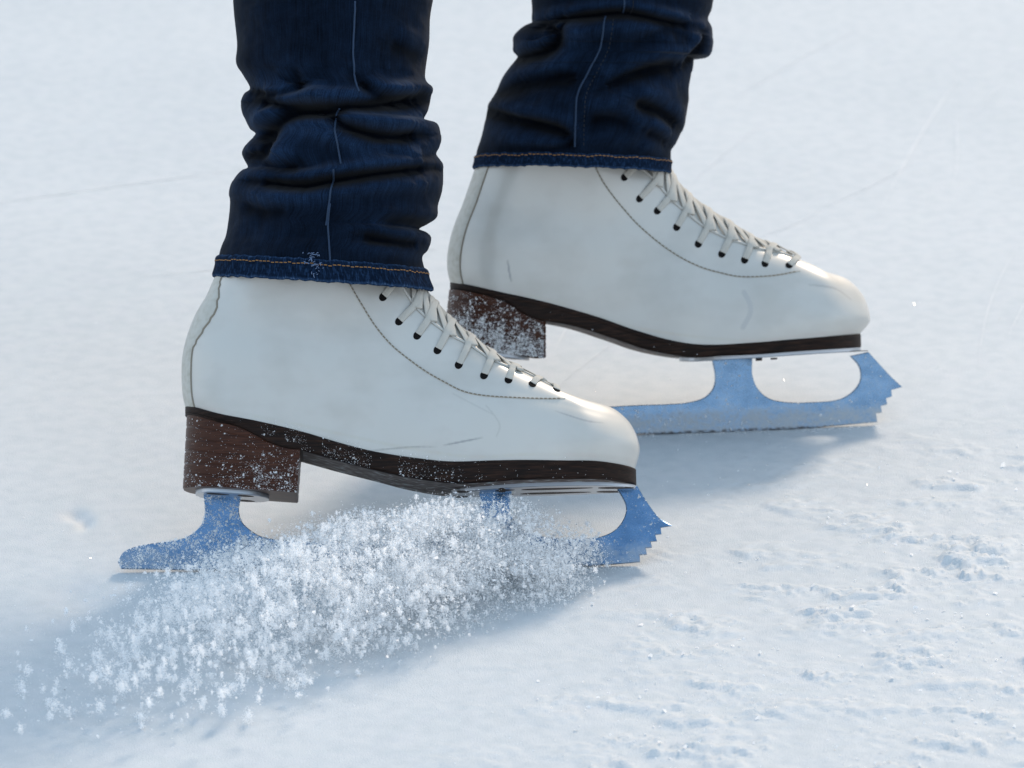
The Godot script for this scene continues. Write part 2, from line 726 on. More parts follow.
	for s in [1.0, -1.0]:
		var first := mb.v.size()
		for q in inner:
			mb.v.append(Vector3(q.x, q.y, s * th))
			mb.uv.append(q)
		for k in range(0, tri.size(), 3):
			var a := soft[tri[k]]
			var b := soft[tri[k + 1]]
			var c := soft[tri[k + 2]]
			var ccw := (b - a).cross(c - a) > 0
			if (s > 0) == ccw:
				mb.ix.append_array(PackedInt32Array([first + tri[k], first + tri[k + 2], first + tri[k + 1]]))
			else:
				mb.ix.append_array(PackedInt32Array([first + tri[k], first + tri[k + 1], first + tri[k + 2]]))
	var loops := [[], [], [], []]
	for k in nq:
		loops[0].append(Vector3(inner[k].x, inner[k].y, th))
		loops[1].append(Vector3(soft[k].x, soft[k].y, th - 0.5))
		loops[2].append(Vector3(soft[k].x, soft[k].y, 0.5 - th))
		loops[3].append(Vector3(inner[k].x, inner[k].y, -th))
	mb.grid(loops, [], false, true)
	var steel: StandardMaterial3D = M.steel.duplicate()
	var maps := steel_pictures(d.seed, d.frost)
	steel.albedo_texture = maps[0]
	steel.metallic_texture = maps[1]
	steel.metallic_texture_channel = BaseMaterial3D.TEXTURE_CHANNEL_RED
	steel.roughness_texture = maps[1]
	steel.roughness_texture_channel = BaseMaterial3D.TEXTURE_CHANNEL_GREEN
	var blade := put("blade", mb.mesh(false, Vector2(1.0 / 350.0, -1.0 / 60.0), Vector2(-200, 58)), steel, root)
	# ground edge of the blade, unpolished
	# plates
	for which in 2:
		var x0: float = [d.plate[0], d.plate[2]][which]
		var x1: float = [d.plate[1], d.plate[3]][which]
		var hw: float = [21.0, 25.0][which]
		rows = []
		for i in 31:
			var t := i / 30.0
			var x := lerpf(x0, x1, (1.0 - cos(PI * t)) / 2.0)
			var s := (x - (x0 + x1) / 2.0) / ((x1 - x0) / 2.0)
			var w := hw * pow(maxf(1.0 - pow(absf(s), 3.2), 0.0), 0.5) * (1.0 if which == 0 else 0.86 + 0.14 * cos((t - 0.55) * 5.0))
			var y: float
			if which == 0:
				y = lerpf(d.heel[1].y, d.heel[2].y, (x - bx) / (fx - bx)) - 0.1
			else:
				y = sole_bottom.y_at_x(minf(x, 118.0)) - 0.1
			rows.append([Vector3(x, y, w), Vector3(x, y - 2.0, w), Vector3(x, y - 2.5, maxf(w - 0.6, 0)), Vector3(x, y - 2.5, -maxf(w - 0.6, 0)), Vector3(x, y - 2.0, -w), Vector3(x, y, -w)])
		mb = MB.new()
		mb.grid(rows, [], false, true, true)
		var plate := put("mounting_plate", mb.mesh(false), M.plate, root)
		var slots := [[[-135.0, -8.0, 7.0], [-118.0, -8.0, 5.0]], [[40.0, 12.0, 6.0], [72.0, 11.0, 22.0], [108.0, 10.0, 11.0], [14.0, 13.0, 4.0]]]
		for sl in slots[which]:
			if which == 0 and sl[1] < 0:
				sl[1] = 13.0
			var sx: float = sl[0] - (6.0 if d.seed == 2 else 0.0)
			var yy: float
			if which == 0:
				yy = lerpf(d.heel[1].y, d.heel[2].y, (sx - bx) / (fx - bx)) - 2.75
			else:
				yy = sole_bottom.y_at_x(minf(sx, 118.0)) - 2.75
			var slope: float = (sole_bottom.y_at_x(minf(sx + 8.0, 118.0)) - sole_bottom.y_at_x(sx - 8.0)) / 16.0 if which == 1 else (d.heel[2].y - d.heel[1].y) / (fx - bx)
			for side in [1.0, -1.0]:
				var ring := []
				var ring2 := []
				for k in 20:
					var a := TAU * k / 20.0
					var q := Vector3(sx + cos(a) * sl[2], 0, side * (sl[1] + sin(a) * 4.2 * (1.0 - 0.35 * cos(a))))
					ring.append(Vector3(q.x, yy + slope * (q.x - sx), q.z))
					ring2.append(Vector3(q.x, yy + slope * (q.x - sx) + 0.5, q.z))
				mb = MB.new()
				mb.grid([ring, ring2], [], false, true, true)
				mb.fan(ring)
				put("plate_slot", mb.mesh(false), M.slot, plate)
		if which == 1:
			for sx in [46.0, 56.0]:
				if d.seed == 1 and sx > 50:
					continue
				var yy: float = sole_bottom.y_at_x(sx) - 2.6
				mb = MB.new()
				mb.tube([Vector3(sx - 8, yy - (0.0 if sx < 50 else 1.0), 20), Vector3(sx - 8, yy - 2.2, 20)], 2.2, 2.2, [Vector3.RIGHT, Vector3.RIGHT], 10)
				put("screw", mb.mesh(false), M.slot, plate)
	# --- snow caught on heel, sole and blade
	var flecks := [[], [], []]
	var patchy := noise(d.seed + 60, 0.09, FastNoiseLite.TYPE_SIMPLEX, 3)
	for k in int(d.heel_flecks):
		var t := rng.randf()
		var f: float = pow(rng.randf(), 0.75)
		var pos: Vector3
		var i := int(t * 34.0)
		var fr := t * 34.0 - i
		var tp: Vector3 = heel_top[i].lerp(heel_top[i + 1], fr)
		var lw: Vector3 = heel_low[i].lerp(heel_low[i + 1], fr)
		pos = tp.lerp(lw, f)
		var xx := clampf((pos.x - bx) / (fx - bx), 0, 1)
		var keep := 0.0
		if d.seed == 1:
			keep = 0.07 + 0.75 * smoothstep(0.1, 0.95, f) * smoothstep(0.1, 0.9, xx) + 0.2 * smoothstep(0.75, 1.0, f)
		else:
			var dd := (f - 0.15) - 0.55 * absf(xx - 0.35)
			keep = 0.18 + 1.2 * smoothstep(0.1, 0.6, dd)
		keep *= 0.35 + 1.3 * smoothstep(-0.25, 0.3, patchy.get_noise_2d(pos.x, pos.y))
		if rng.randf() > keep:
			continue
		var n := Vector3(pos.x - (bx + fx) / 2.0, 0, pos.z * 2.2).normalized()
		var size := 0.22 + 0.75 * pow(rng.randf(), 8.0)
		if d.seed == 2:
			size *= 1.15
		flecks[k % 3].append(Transform3D(random_basis(rng, size * 0.001), (pos + n * size * 0.2) * 0.001))
	for k in int(d.sole_flecks):
		var u := rng.randf()
		var p := boot.welt.at(u)
		var low := sole_bottom.y_at_x(p.x) if p.x > x_front else p.y - 8.0
		var keep := smoothstep(0.08, 0.3, u) * (1.0 - 0.93 * smoothstep(0.52, 0.72, u)) * smoothstep(-0.3, 0.3, patchy.get_noise_2d(p.x, 3.0))
		if rng.randf() > keep:
			continue
		var pos := Vector3(p.x, lerpf(p.y + 4.0, low, pow(rng.randf(), 0.55)), boot.outline(u) + 1.5)
		var size := 0.18 + 0.6 * pow(rng.randf(), 8.0)
		flecks[k % 3].append(Transform3D(random_basis(rng, size * 0.001), pos * 0.001))
	var fn := noise(d.seed + 40, 0.06, FastNoiseLite.TYPE_SIMPLEX, 3)
	for k in int(d.blade_flecks):
		var q := Vector2(rng.randf_range(-200, 145), rng.randf_range(0, 50))
		if not Geometry2D.is_point_in_polygon(q, poly):
			continue
		var keep: float
		if d.seed == 1:
			keep = 1.0 - smoothstep(-60.0, 60.0, q.x) * 0.93
			keep *= 0.25 + 0.75 * smoothstep(0.0, 0.35, fn.get_noise_2d(q.x, q.y * 1.4) + 0.12 + 0.3 * (1.0 - smoothstep(0.0, 12.0, q.y)) + 0.4 * (1.0 - smoothstep(2.0, 8.0, absf(q.x + 165.0))))
		else:
			keep = 0.05 + 0.5 * smoothstep(0.05, 0.4, fn.get_noise_2d(q.x, q.y)) * (1.0 - smoothstep(-50.0, 0.0, q.x))
		if rng.randf() > keep:
			continue
		var size := 0.28 + 0.9 * pow(rng.randf(), 5.0)
		flecks[k % 3].append(Transform3D(random_basis(rng, size * 0.001).scaled(Vector3(1, 1, 0.6)), Vector3(q.x, q.y, th + size * 0.15) * 0.001))
	for k in 3:
		many("snow_flecks", flakes[k], M.spray, flecks[k], root)
	return root

# worn steel, blue sky reflection painted into its colour: [colour, (metal, roughness)]
func steel_pictures(s: int, frost: float) -> Array:
	var w := 800
	var h := 140
	var im := Image.create(w, h, false, Image.FORMAT_RGB8)
	var mr := Image.create(w, h, false, Image.FORMAT_RGB8)
	var n := noise(s + 70, 0.02, FastNoiseLite.TYPE_SIMPLEX_SMOOTH, 4)
	var n2 := noise(s + 71, 0.11, FastNoiseLite.TYPE_SIMPLEX, 3)
	for y in h:
		var yy := 58.0 - y / float(h) * 60.0
		for x in w:
			var xx := -200.0 + x / float(w) * 350.0
			var a := n.get_noise_2d(x, y * 1.5)
			var b := n2.get_noise_2d(x, y)
			var low := 1.0 - smoothstep(8.0, 20.0, yy)
			var f := clampf((a * 0.7 + b * 0.45 + low * 0.7 + 0.05) * 0.85, 0, 0.85) * frost
			f *= 0.35 + 0.65 * low
			var hair := n2.get_noise_2d(x * 0.35 + y * 0.25, y * 9.0 - x * 2.0)
			var smear := 1.0 + 0.22 * a + 0.14 * hair
			var edge := 1.0 - smoothstep(1.2, 2.2, yy)
			var c := ((Vector3(0.112, 0.21, 0.36) if s == 1 else Vector3(0.178, 0.285, 0.42)) * smear).lerp(Vector3(0.42, 0.45, 0.47), f)  # blue tint stands in for reflected sky, paler on the far blade
			c = c.lerp(Vector3(0.10, 0.10, 0.11), edge * clampf(0.55 + b * 1.2, 0, 1))
			im.set_pixel(x, y, lin(c.x, c.y, c.z))
			mr.set_pixel(x, y, Color(1.0 - f * 0.85, 0.2 + 0.16 * absf(b) + f * 0.5, 0))
	return [ImageTexture.create_from_image(im), ImageTexture.create_from_image(mr)]

func frame(at: Vector3, yaw: float, roll: float) -> Transform3D:
	var a := deg_to_rad(yaw)
	var r := deg_to_rad(roll)
	var x := Vector3(cos(a), 0, -sin(a))
	var y := Vector3.UP * cos(r) + Vector3(-sin(a), 0, -cos(a)) * sin(r)
	return Transform3D(Basis(x, y, x.cross(y)), at)

# ---------------------------------------------------------------- trousers
class Leg:
	var d: Dictionary
	var l: Curve2
	var r: Curve2
	var dip := 0.0
	var l0 := 0.0
	var r0 := 0.0
	var l1 := 0.0
	var r1 := 0.0
	var fine := FastNoiseLite.new()
	var folds := []
	func _init(data: Dictionary) -> void:
		d = data
		l = Curve2.new(d.jl)
		r = Curve2.new(d.jr)
		l0 = d.jl[0].y
		r0 = d.jr[0].y
		l1 = d.jl[d.jl.size() - 1].y
		r1 = d.jr[d.jr.size() - 1].y
		dip = d.dip
		fine.seed = d.seed * 11
		fine.frequency = 0.03
		fine.fractal_octaves = 3
		for f in d.folds:
			var c := Curve2.new(f[2])
			var q := PackedVector2Array()
			for k in 15:
				q.append(c.at(k / 14.0))
			var box := Rect2(q[0], Vector2.ZERO)
			for e in q:
				box = box.expand(e)
			folds.append([f[0], f[1], q, box.grow(f[1] * 4.0)])
	var tab := []
	var last_crease := 0.0
	func edges(t: float) -> Array:      # t 0 at the hem, 1 at the picture's top, then on up the thigh
		if tab.is_empty():
			for k in 601:
				tab.append(raw_edges(k / 600.0))
		if t >= 1.0:
			return raw_edges(t)
		var f := maxf(t, 0.0) * 600.0
		var i := mini(int(f), 599)
		return [tab[i][0].lerp(tab[i + 1][0], f - i), tab[i][1].lerp(tab[i + 1][1], f - i)]
	func raw_edges(t: float) -> Array:
		var yl := lerpf(l0, l1, t)
		var yr := lerpf(r0, r1, t)
		if t <= 1.0:
			return [Vector2(l.x_at_y(yl), yl), Vector2(r.x_at_y(yr), yr)]
		var e := t - 1.0
		var cx: float = (d.jl[d.jl.size() - 1].x + d.jr[d.jr.size() - 1].x) / 2.0 + d.thigh * e * e * 10.0
		var hw := 59.0 + 22.0 * smoothstep(0.0, 2.2, e)
		return [Vector2(cx - hw, yl), Vector2(cx + hw, yr)]
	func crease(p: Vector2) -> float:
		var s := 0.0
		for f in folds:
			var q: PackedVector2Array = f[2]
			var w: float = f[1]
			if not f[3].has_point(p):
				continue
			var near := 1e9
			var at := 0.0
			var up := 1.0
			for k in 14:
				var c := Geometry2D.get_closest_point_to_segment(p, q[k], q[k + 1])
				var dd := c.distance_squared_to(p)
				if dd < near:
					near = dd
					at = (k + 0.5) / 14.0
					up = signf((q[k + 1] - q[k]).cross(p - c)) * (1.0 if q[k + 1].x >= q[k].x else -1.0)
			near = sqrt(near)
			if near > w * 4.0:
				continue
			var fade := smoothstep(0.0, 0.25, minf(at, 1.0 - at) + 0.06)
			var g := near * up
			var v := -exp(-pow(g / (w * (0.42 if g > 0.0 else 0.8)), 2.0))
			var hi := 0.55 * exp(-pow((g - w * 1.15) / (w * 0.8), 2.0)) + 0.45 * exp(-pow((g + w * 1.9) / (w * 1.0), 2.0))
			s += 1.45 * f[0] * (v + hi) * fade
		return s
	func at(t: float, a: float, out := 0.0) -> Vector3:
		var e := edges(t)
		var hw: float = (e[1].x - e[0].x) / 2.0
		var cx: float = (e[1].x + e[0].x) / 2.0
		var dep := maxf(hw, 56.0) * 0.84
		if t < 1.0:
			var sm: float = (edges(clampf(t + 0.06, 0, 1))[1].x - edges(clampf(t + 0.06, 0, 1))[0].x + edges(clampf(t - 0.06, 0, 1))[1].x - edges(clampf(t - 0.06, 0, 1))[0].x) / 4.0
			dep = (sm * 0.7 + hw * 0.3) * 0.86
		var x := cx - hw * cos(a)
		var z := dep * sin(a)
		var f := (1.0 - cos(a)) / 2.0
		var y := lerpf(e[0].y, e[1].y, f) - dip * z
		var n := Vector3(-cos(a) / hw, 0, sin(a) / dep).normalized()
		var fr := absf(sin(a))
		last_crease = 0.0
		if t < 1.15:
			var c := crease(Vector2(x, lerpf(e[0].y, e[1].y, f))) * (1.0 - smoothstep(1.0, 1.15, t)) * smoothstep(0.06, 0.14, t)
			var rough := fine.get_noise_3d(x * 0.6, y * 1.3, z * 0.6) * 2.2 + fine.get_noise_3d(x * 2.0, y * 2.6, z * 2.0) * 0.7
			last_crease = c
			out += c * pow(fr, 0.6) + rough * minf(1.0, fr * 1.4) * smoothstep(0.0, 0.1, t)
		return Vector3(x, y, z) + n * out

func make_leg(d: Dictionary, at: Vector3, yaw: float, roll: float, person: Node3D) -> void:
	var leg := Leg.new(d)
	var local := person.transform.affine_inverse() * frame(at, yaw, roll)
	var mb := MB.new()
	var rows := []
	var uvs := []
	var hem_t := 0.068
	var ts := []
	for i in 231:
		ts.append(lerpf(hem_t * 0.75, 1.0, i / 230.0))
	for i in 20:
		ts.append(1.0 + 2.3 * (i + 1) / 20.0)
	for t in ts:
		var row := []
		var uvr := []
		var fade := []
		for k in 200:
			var a := TAU * k / 200.0
			row.append(leg.at(t, a))
			var w := 0.30 + 0.10 * clampf(leg.last_crease, -2.5, 6.0)  # fold light painted into the cloth colour: ridges lighter, valleys darker
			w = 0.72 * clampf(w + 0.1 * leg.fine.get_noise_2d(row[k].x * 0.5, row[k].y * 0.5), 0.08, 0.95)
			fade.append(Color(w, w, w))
			uvr.append(Vector2(k / 200.0 * 3.0, t * 1.35))
		row.append(row[0])
		fade.append(fade[0])
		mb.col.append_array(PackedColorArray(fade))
		uvr.append(Vector2(3.0, t * 1.35))
		rows.append(row)
		uvs.append(uvr)
	mb.grid(rows, uvs, false, false, true)
	var cap: Array = rows[rows.size() - 1].duplicate()
	cap.pop_back()
	mb.fan(cap, true)
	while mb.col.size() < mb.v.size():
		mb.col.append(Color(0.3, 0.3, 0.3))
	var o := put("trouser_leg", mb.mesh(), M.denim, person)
	o.transform = local
	# rolled hem, proud of the leg, with its inside face
	rows = []
	uvs = []
	var pr := 1.0 if d.seed == 1 else 0.6
	var prof := [[0.075, 0.1], [0.069, 1.5 * pr], [0.062, 2.0 * pr], [0.052, 1.7 * pr], [0.04, 1.45 * pr], [0.02, 1.75 * pr], [0.007, 2.1 * pr], [0.0, 1.7 * pr], [-0.004, 0.6], [0.0, -0.6], [0.02, -1.2], [0.05, -1.6]]
	for j in prof.size():
		var row := []
		var uvr := []
		for k in 241:
			var a := TAU * (k % 240) / 240.0
			var p := leg.at(maxf(prof[j][0], 0.0), a, prof[j][1])
			if prof[j][0] < 0.0:
				p.y -= 0.7
			p.y += leg.fine.get_noise_2d(k * 9.0, 5.0) * 1.0 * (1.0 if j < 10 else 0.5)
			row.append(p)
			uvr.append(Vector2(k / 240.0 * 3.0, prof[j][0] / 0.075))
		rows.append(row)
		uvs.append(uvr)
	mb = MB.new()
	mb.grid(rows, uvs)
	var hem := put("hem", mb.mesh(), M.hem, o)
	# orange thread row on the hem
	mb = MB.new()
	var n_st := 150
	for k in n_st:
		var a0 := TAU * k / n_st
		var a1 := TAU * (k + 0.72) / n_st
		var t := 0.0555 if d.seed == 1 else 0.062
		var n := Vector3(-cos(a0), 0, sin(a0) / 0.86).normalized()
		var wob := leg.fine.get_noise_2d(k * 9.0 * 1.6, 5.0)
		var p0 := leg.at(t, a0, 1.85 * pr) + Vector3(0, wob, 0)
		var p1 := leg.at(t, a1, 1.85 * pr) + Vector3(0, wob, 0)
		mb.tube([p0, (p0 + p1) / 2 + n * 0.15, p1], 0.3, 0.26, [n, n, n], 5)
	put("hem_stitching", mb.mesh(), M.thread_orange, hem, "stuff")
	# outer seam: a raised, faded ridge
	var parts: Array = d.seam
	for sg in parts:
		var c := Curve2.new(sg)
		var path := []
		var nn := []
		for k in 60:
			var q := c.at(k / 59.0)
			var hit := seat(leg, q)
			path.append(hit[0] + hit[1] * 0.25)
			nn.append(hit[1])
		mb = MB.new()
		mb.tube(path, 0.62, 0.7, nn, 7)
		put("seam", mb.mesh(), M.seam_light, o)
		if d.seed == 2:
			mb = MB.new()
			for k in range(1, 58, 2):
				var off := Vector3(5.5, 0, 0)
				var q := c.at(k / 59.0) + Vector2(5.5, -0.5)
				var h2 := seat(leg, q)
				var q3 := c.at((k + 1.1) / 59.0) + Vector2(5.5, -0.5)
				var h3 := seat(leg, q3)
				mb.tube([h2[0] + h2[1] * 0.2, h3[0] + h3[1] * 0.2], 0.3, 0.3, [h2[1], h3[1]], 5)
			put("seam_stitching", mb.mesh(), M.thread_dark, o, "stuff")
	if d.seed == 1:
		# the torn, frayed spot on the hem
		mb = MB.new()
		var rng := RandomNumberGenerator.new()
		rng.seed = 77
		for k in 40:
			var q := Vector2(rng.randfn(-75.0, 2.4), rng.randf_range(178.5, 187.0))
			if k > 30:
				q = Vector2(rng.randfn(-73.0, 2.0), rng.randf_range(173.5, 178.0))
			var h := seat(leg, q)
			var p: Vector3 = h[0] + h[1] * 2.4
			var path := []
			var dir := Vector3(rng.randfn() * 0.7, rng.randfn() * 0.8 - (0.9 if k > 30 else 0.0), 0.25).normalized()
			var bend := Vector3(rng.randfn(), rng.randfn(), 0.3) * 0.5
			for s in 7:
				var f := s / 6.0
				path.append(p + dir * f * 1.5 + bend * f * f * 1.2 + h[1] * sin(f * PI) * 0.8)
			mb.tube(path, 0.24, 0.24, [], 4)
		put("frayed_threads", mb.mesh(), M.fray, hem, "stuff")

# the point of the leg's front that lies over q in its own side view, and the way it faces
func seat(leg: Leg, q: Vector2) -> Array:
	var t := clampf((q.y - leg.l0) / (leg.l1 - leg.l0), 0, 1)
	var a := PI / 2
	for it in 14:
		var e := leg.edges(t)
		var f := clampf((q.x - e[0].x) / (e[1].x - e[0].x), 0.01, 0.99)
		a = acos(1.0 - 2.0 * f)
		var p := leg.at(t, a)
		t = clampf(t + (q.y - p.y) / (leg.l1 - leg.l0) * 0.9, 0, 1)
	var p0 := leg.at(t, a)
	var pa := leg.at(t, a + 0.03) - leg.at(t, a - 0.03)
	var pt := leg.at(minf(t + 0.008, 1.0), a) - leg.at(maxf(t - 0.008, 0), a)
	var n := pa.cross(pt).normalized()
	if n.z < 0:
		n = -n
	return [p0, n]

# ---------------------------------------------------------------- ice
class Ice:
	var big := FastNoiseLite.new()
	var mid := FastNoiseLite.new()
	var small := FastNoiseLite.new()
	var clod := FastNoiseLite.new()
	var patch := FastNoiseLite.new()
	var dents := []
	func _init() -> void:
		var k := 0
		for n in [[big, 5.0, 3], [mid, 34.0, 3], [small, 130.0, 2], [clod, 20.0, 4], [patch, 7.0, 2]]:
			n[0].seed = 31 + k
			n[0].noise_type = FastNoiseLite.TYPE_SIMPLEX_SMOOTH
			n[0].frequency = n[1]
			n[0].fractal_octaves = n[2]
			k += 1
		clod.fractal_type = FastNoiseLite.FRACTAL_FBM
	func rough(x: float, z: float) -> float:
		# churned snow lies to the front right
		var m := smoothstep(0.02, 0.24, x + 0.35 * (z + 0.05)) * smoothstep(-0.36, -0.02, z)
		return m * clampf(0.7 + 0.8 * patch.get_noise_2d(x, z), 0.15, 1.0)
	func height(x: float, z: float) -> float:
		var far := smoothstep(1.5, 3.0, maxf(absf(x), absf(z)))
		var h := big.get_noise_2d(x, z) * 0.0003
		if far >= 1.0:
			return h
		var m := rough(x, z)
		var g := small.get_noise_2d(x, z)
		h += mid.get_noise_2d(x, z) * (0.0001 + 0.0010 * m) + g * (0.00007 + 0.0006 * m)
		var c := clod.get_noise_2d(x * 0.7 + 0.02 * mid.get_noise_2d(x, z), z * 1.0) + 0.22 * g
		h += m * 0.0040 * smoothstep(-0.02, 0.6, c)
		for d in dents:
			var q := Vector2((x - d.x) / d[2], (z - d.y) / d[3])
			if absf(q.x) < 3.0 and absf(q.y) < 3.0:
				h -= 0.004 * exp(-q.length_squared())
		# level where the blades stand
		var b := exp(-pow((z - 0.009) / 0.012, 2.0)) * (1.0 if x > -0.26 and x < 0.12 else 0.0)
		h = lerpf(h, -0.0003, b * 0.8)
		return h

func spread(lo: float, hi: float, step: float, far: float) -> PackedFloat32Array:
	var a := PackedFloat32Array()
	var x := lo
	while x <= hi:
		a.append(x)
		x += step
	var s := step
	while x < far:
		a.append(x)
		s *= 1.22
		x += s
	a.append(far)
	x = lo
	s = step
	var b := PackedFloat32Array()
	while x > -far:
		s *= 1.22
		x -= s
		b.append(maxf(x, -far))
	b.reverse()
	b.append_array(a)
	return b

func make_ice(ice: Ice) -> void:
	var xs := spread(-0.50, 0.50, 0.0029, 60.0)
	var zs := PackedFloat32Array()
	var tail := spread(-1.75, 0.45, 0.0052, 60.0)
	for z in tail:
		zs.append(z)
		if z > -0.5 and z < 0.44:
			zs.append(z + 0.0026)
	var nx := xs.size()
	var nz := zs.size()
	var v := PackedVector3Array()
	var n := PackedVector3Array()
	var c := PackedColorArray()
	var hs := PackedFloat32Array()
	hs.resize(nx * nz)
	var tone := noise(91, 3.0, FastNoiseLite.TYPE_SIMPLEX_SMOOTH, 4)
	for j in nz:
		for i in nx:
			hs[j * nx + i] = ice.height(xs[i], zs[j])
	for j in nz:
		for i in nx:
			var h := hs[j * nx + i]
			v.append(Vector3(xs[i], h, zs[j]))
			var i0 := maxi(i - 1, 0)
			var i1 := mini(i + 1, nx - 1)
			var j0 := maxi(j - 1, 0)
			var j1 := mini(j + 1, nz - 1)
			n.append(Vector3(-(hs[j * nx + i1] - hs[j * nx + i0]) / (xs[i1] - xs[i0]), 1.0, -(hs[j1 * nx + i] - hs[j0 * nx + i]) / (zs[j1] - zs[j0])).normalized())
			var m := ice.rough(xs[i], zs[j])
			var t := tone.get_noise_2d(xs[i], zs[j]) * 0.5 + 0.5
			var snowy := clampf(m * 0.8 + h * 120.0, 0, 1)
			var k := Vector3(0.575, 0.605, 0.625).lerp(Vector3(0.66, 0.675, 0.685), t * 0.7)
			k = k.lerp(Vector3(0.64, 0.655, 0.665), snowy * 0.5)
			c.append(Color(k.x, k.y, k.z))
	var ix := PackedInt32Array()
	ix.resize((nx - 1) * (nz - 1) * 6)
	var at := 0
	for j in nz - 1:
		for i in nx - 1:
			var a := j * nx + i
			ix[at] = a
			ix[at + 1] = a + 1
			ix[at + 2] = a + nx
			ix[at + 3] = a + 1
			ix[at + 4] = a + nx + 1
			ix[at + 5] = a + nx
			at += 6
	var arr := []
	arr.resize(Mesh.ARRAY_MAX)
	arr[Mesh.ARRAY_VERTEX] = v
	arr[Mesh.ARRAY_NORMAL] = n
	arr[Mesh.ARRAY_COLOR] = c
	arr[Mesh.ARRAY_INDEX] = ix
	var m := ArrayMesh.new()
	m.add_surface_from_arrays(Mesh.PRIMITIVE_TRIANGLES, arr)
	var o := put("ice", m, M.ice, self, "structure")
	o.set_meta("label", "pale blue grey outdoor skating ice dusted with scraped snow")
	# old blade scratches: thin raised ridges of shaved snow
	var rng := RandomNumberGenerator.new()
	rng.seed = 12
	var mb := MB.new()
	mb.scale = 1.0
	for s in 22:
		var p := Vector2(rng.randf_range(-0.45, 0.5), rng.randf_range(-1.5, -0.45))
		if s < 19:
			p = Vector2(rng.randf_range(0.05, 0.5), rng.randf_range(-1.5, -0.6))
		var dir := Vector2.from_angle(rng.randfn(1.75, 0.22) + (0.0 if s % 5 else 1.0))
		var rows := []
		var l := rng.randf_range(0.1, 0.5)
		var bend := rng.randfn() * 0.02
		var half := rng.randf_range(0.0003, 0.0009)
		for k in 41:
			var f := k / 40.0
			var q := p + dir * l * f + dir.orthogonal() * bend * f * f
			var o2 := dir.orthogonal() * half * sin(PI * f) * rng.randf_range(0.3, 1.2)
			var hh := ice.height(q.x, q.y) + 0.00035
			rows.append([Vector3(q.x - o2.x, hh, q.y - o2.y), Vector3(q.x + o2.x, hh, q.y + o2.y)])
		mb.grid(rows)
	var sc := put("blade_scratches", mb.mesh(), M.scratch, self, "stuff")
	sc.set_meta("label", "old thin blade scratches of shaved snow crossing the far ice")
	sc.set_meta("category", "scratch")

func make_loose_snow(ice: Ice) -> void:
	var rng := RandomNumberGenerator.new()
	rng.seed = 400
	var sets := [[], [], []]
	for k in 26000:
		var x := rng.randf_range(-0.34, 0.44)
		var z := rng.randf_range(-0.55, 0.4)
		var m := ice.rough(x, z)
		if rng.randf() > 0.04 + m * 0.9:
			continue
		var size := 0.00022 + 0.0007 * pow(rng.randf(), 5.0) + (0.0014 * pow(rng.randf(), 14.0) if m > 0.3 else 0.0)
		sets[k % 3].append(Transform3D(random_basis(rng, size), Vector3(x, ice.height(x, z) + size * 0.2, z)))
	var o := Node3D.new()
	o.name = "loose_snow"
	o.set_meta("kind", "stuff")
	o.set_meta("label", "loose crumbs of scraped snow strewn over the ice")
	o.set_meta("category", "snow")
	add_child(o, true)
	for k in 3:
		many("snow_crumbs", flakes[k], M.spray, sets[k], o)
	var glints := []
	for k in 26:
		var z := rng.randf_range(-0.6, 0.36)
		var x := rng.randf_range(-0.30, 0.32) * (1.0 - 0.35 * z)
		var b := Basis(Quaternion(Vector3.UP, (Vector3(0.36, 0.90, 0.23) + Vector3(rng.randfn(), rng.randfn(), rng.randfn()) * 0.10).normalized()))
		var s := rng.randf_range(0.0002, 0.00045)
		glints.append(Transform3D(b.scaled(Vector3(s, s, s)), Vector3(x, ice.height(x, z) + 0.0004, z)))
	var hex := CylinderMesh.new()
	hex.radial_segments = 6
	hex.rings = 0
	hex.top_radius = 1.0
	hex.bottom_radius = 1.0
	hex.height = 0.25
	many("ice_crystals", hex, M.crystal, glints, o)

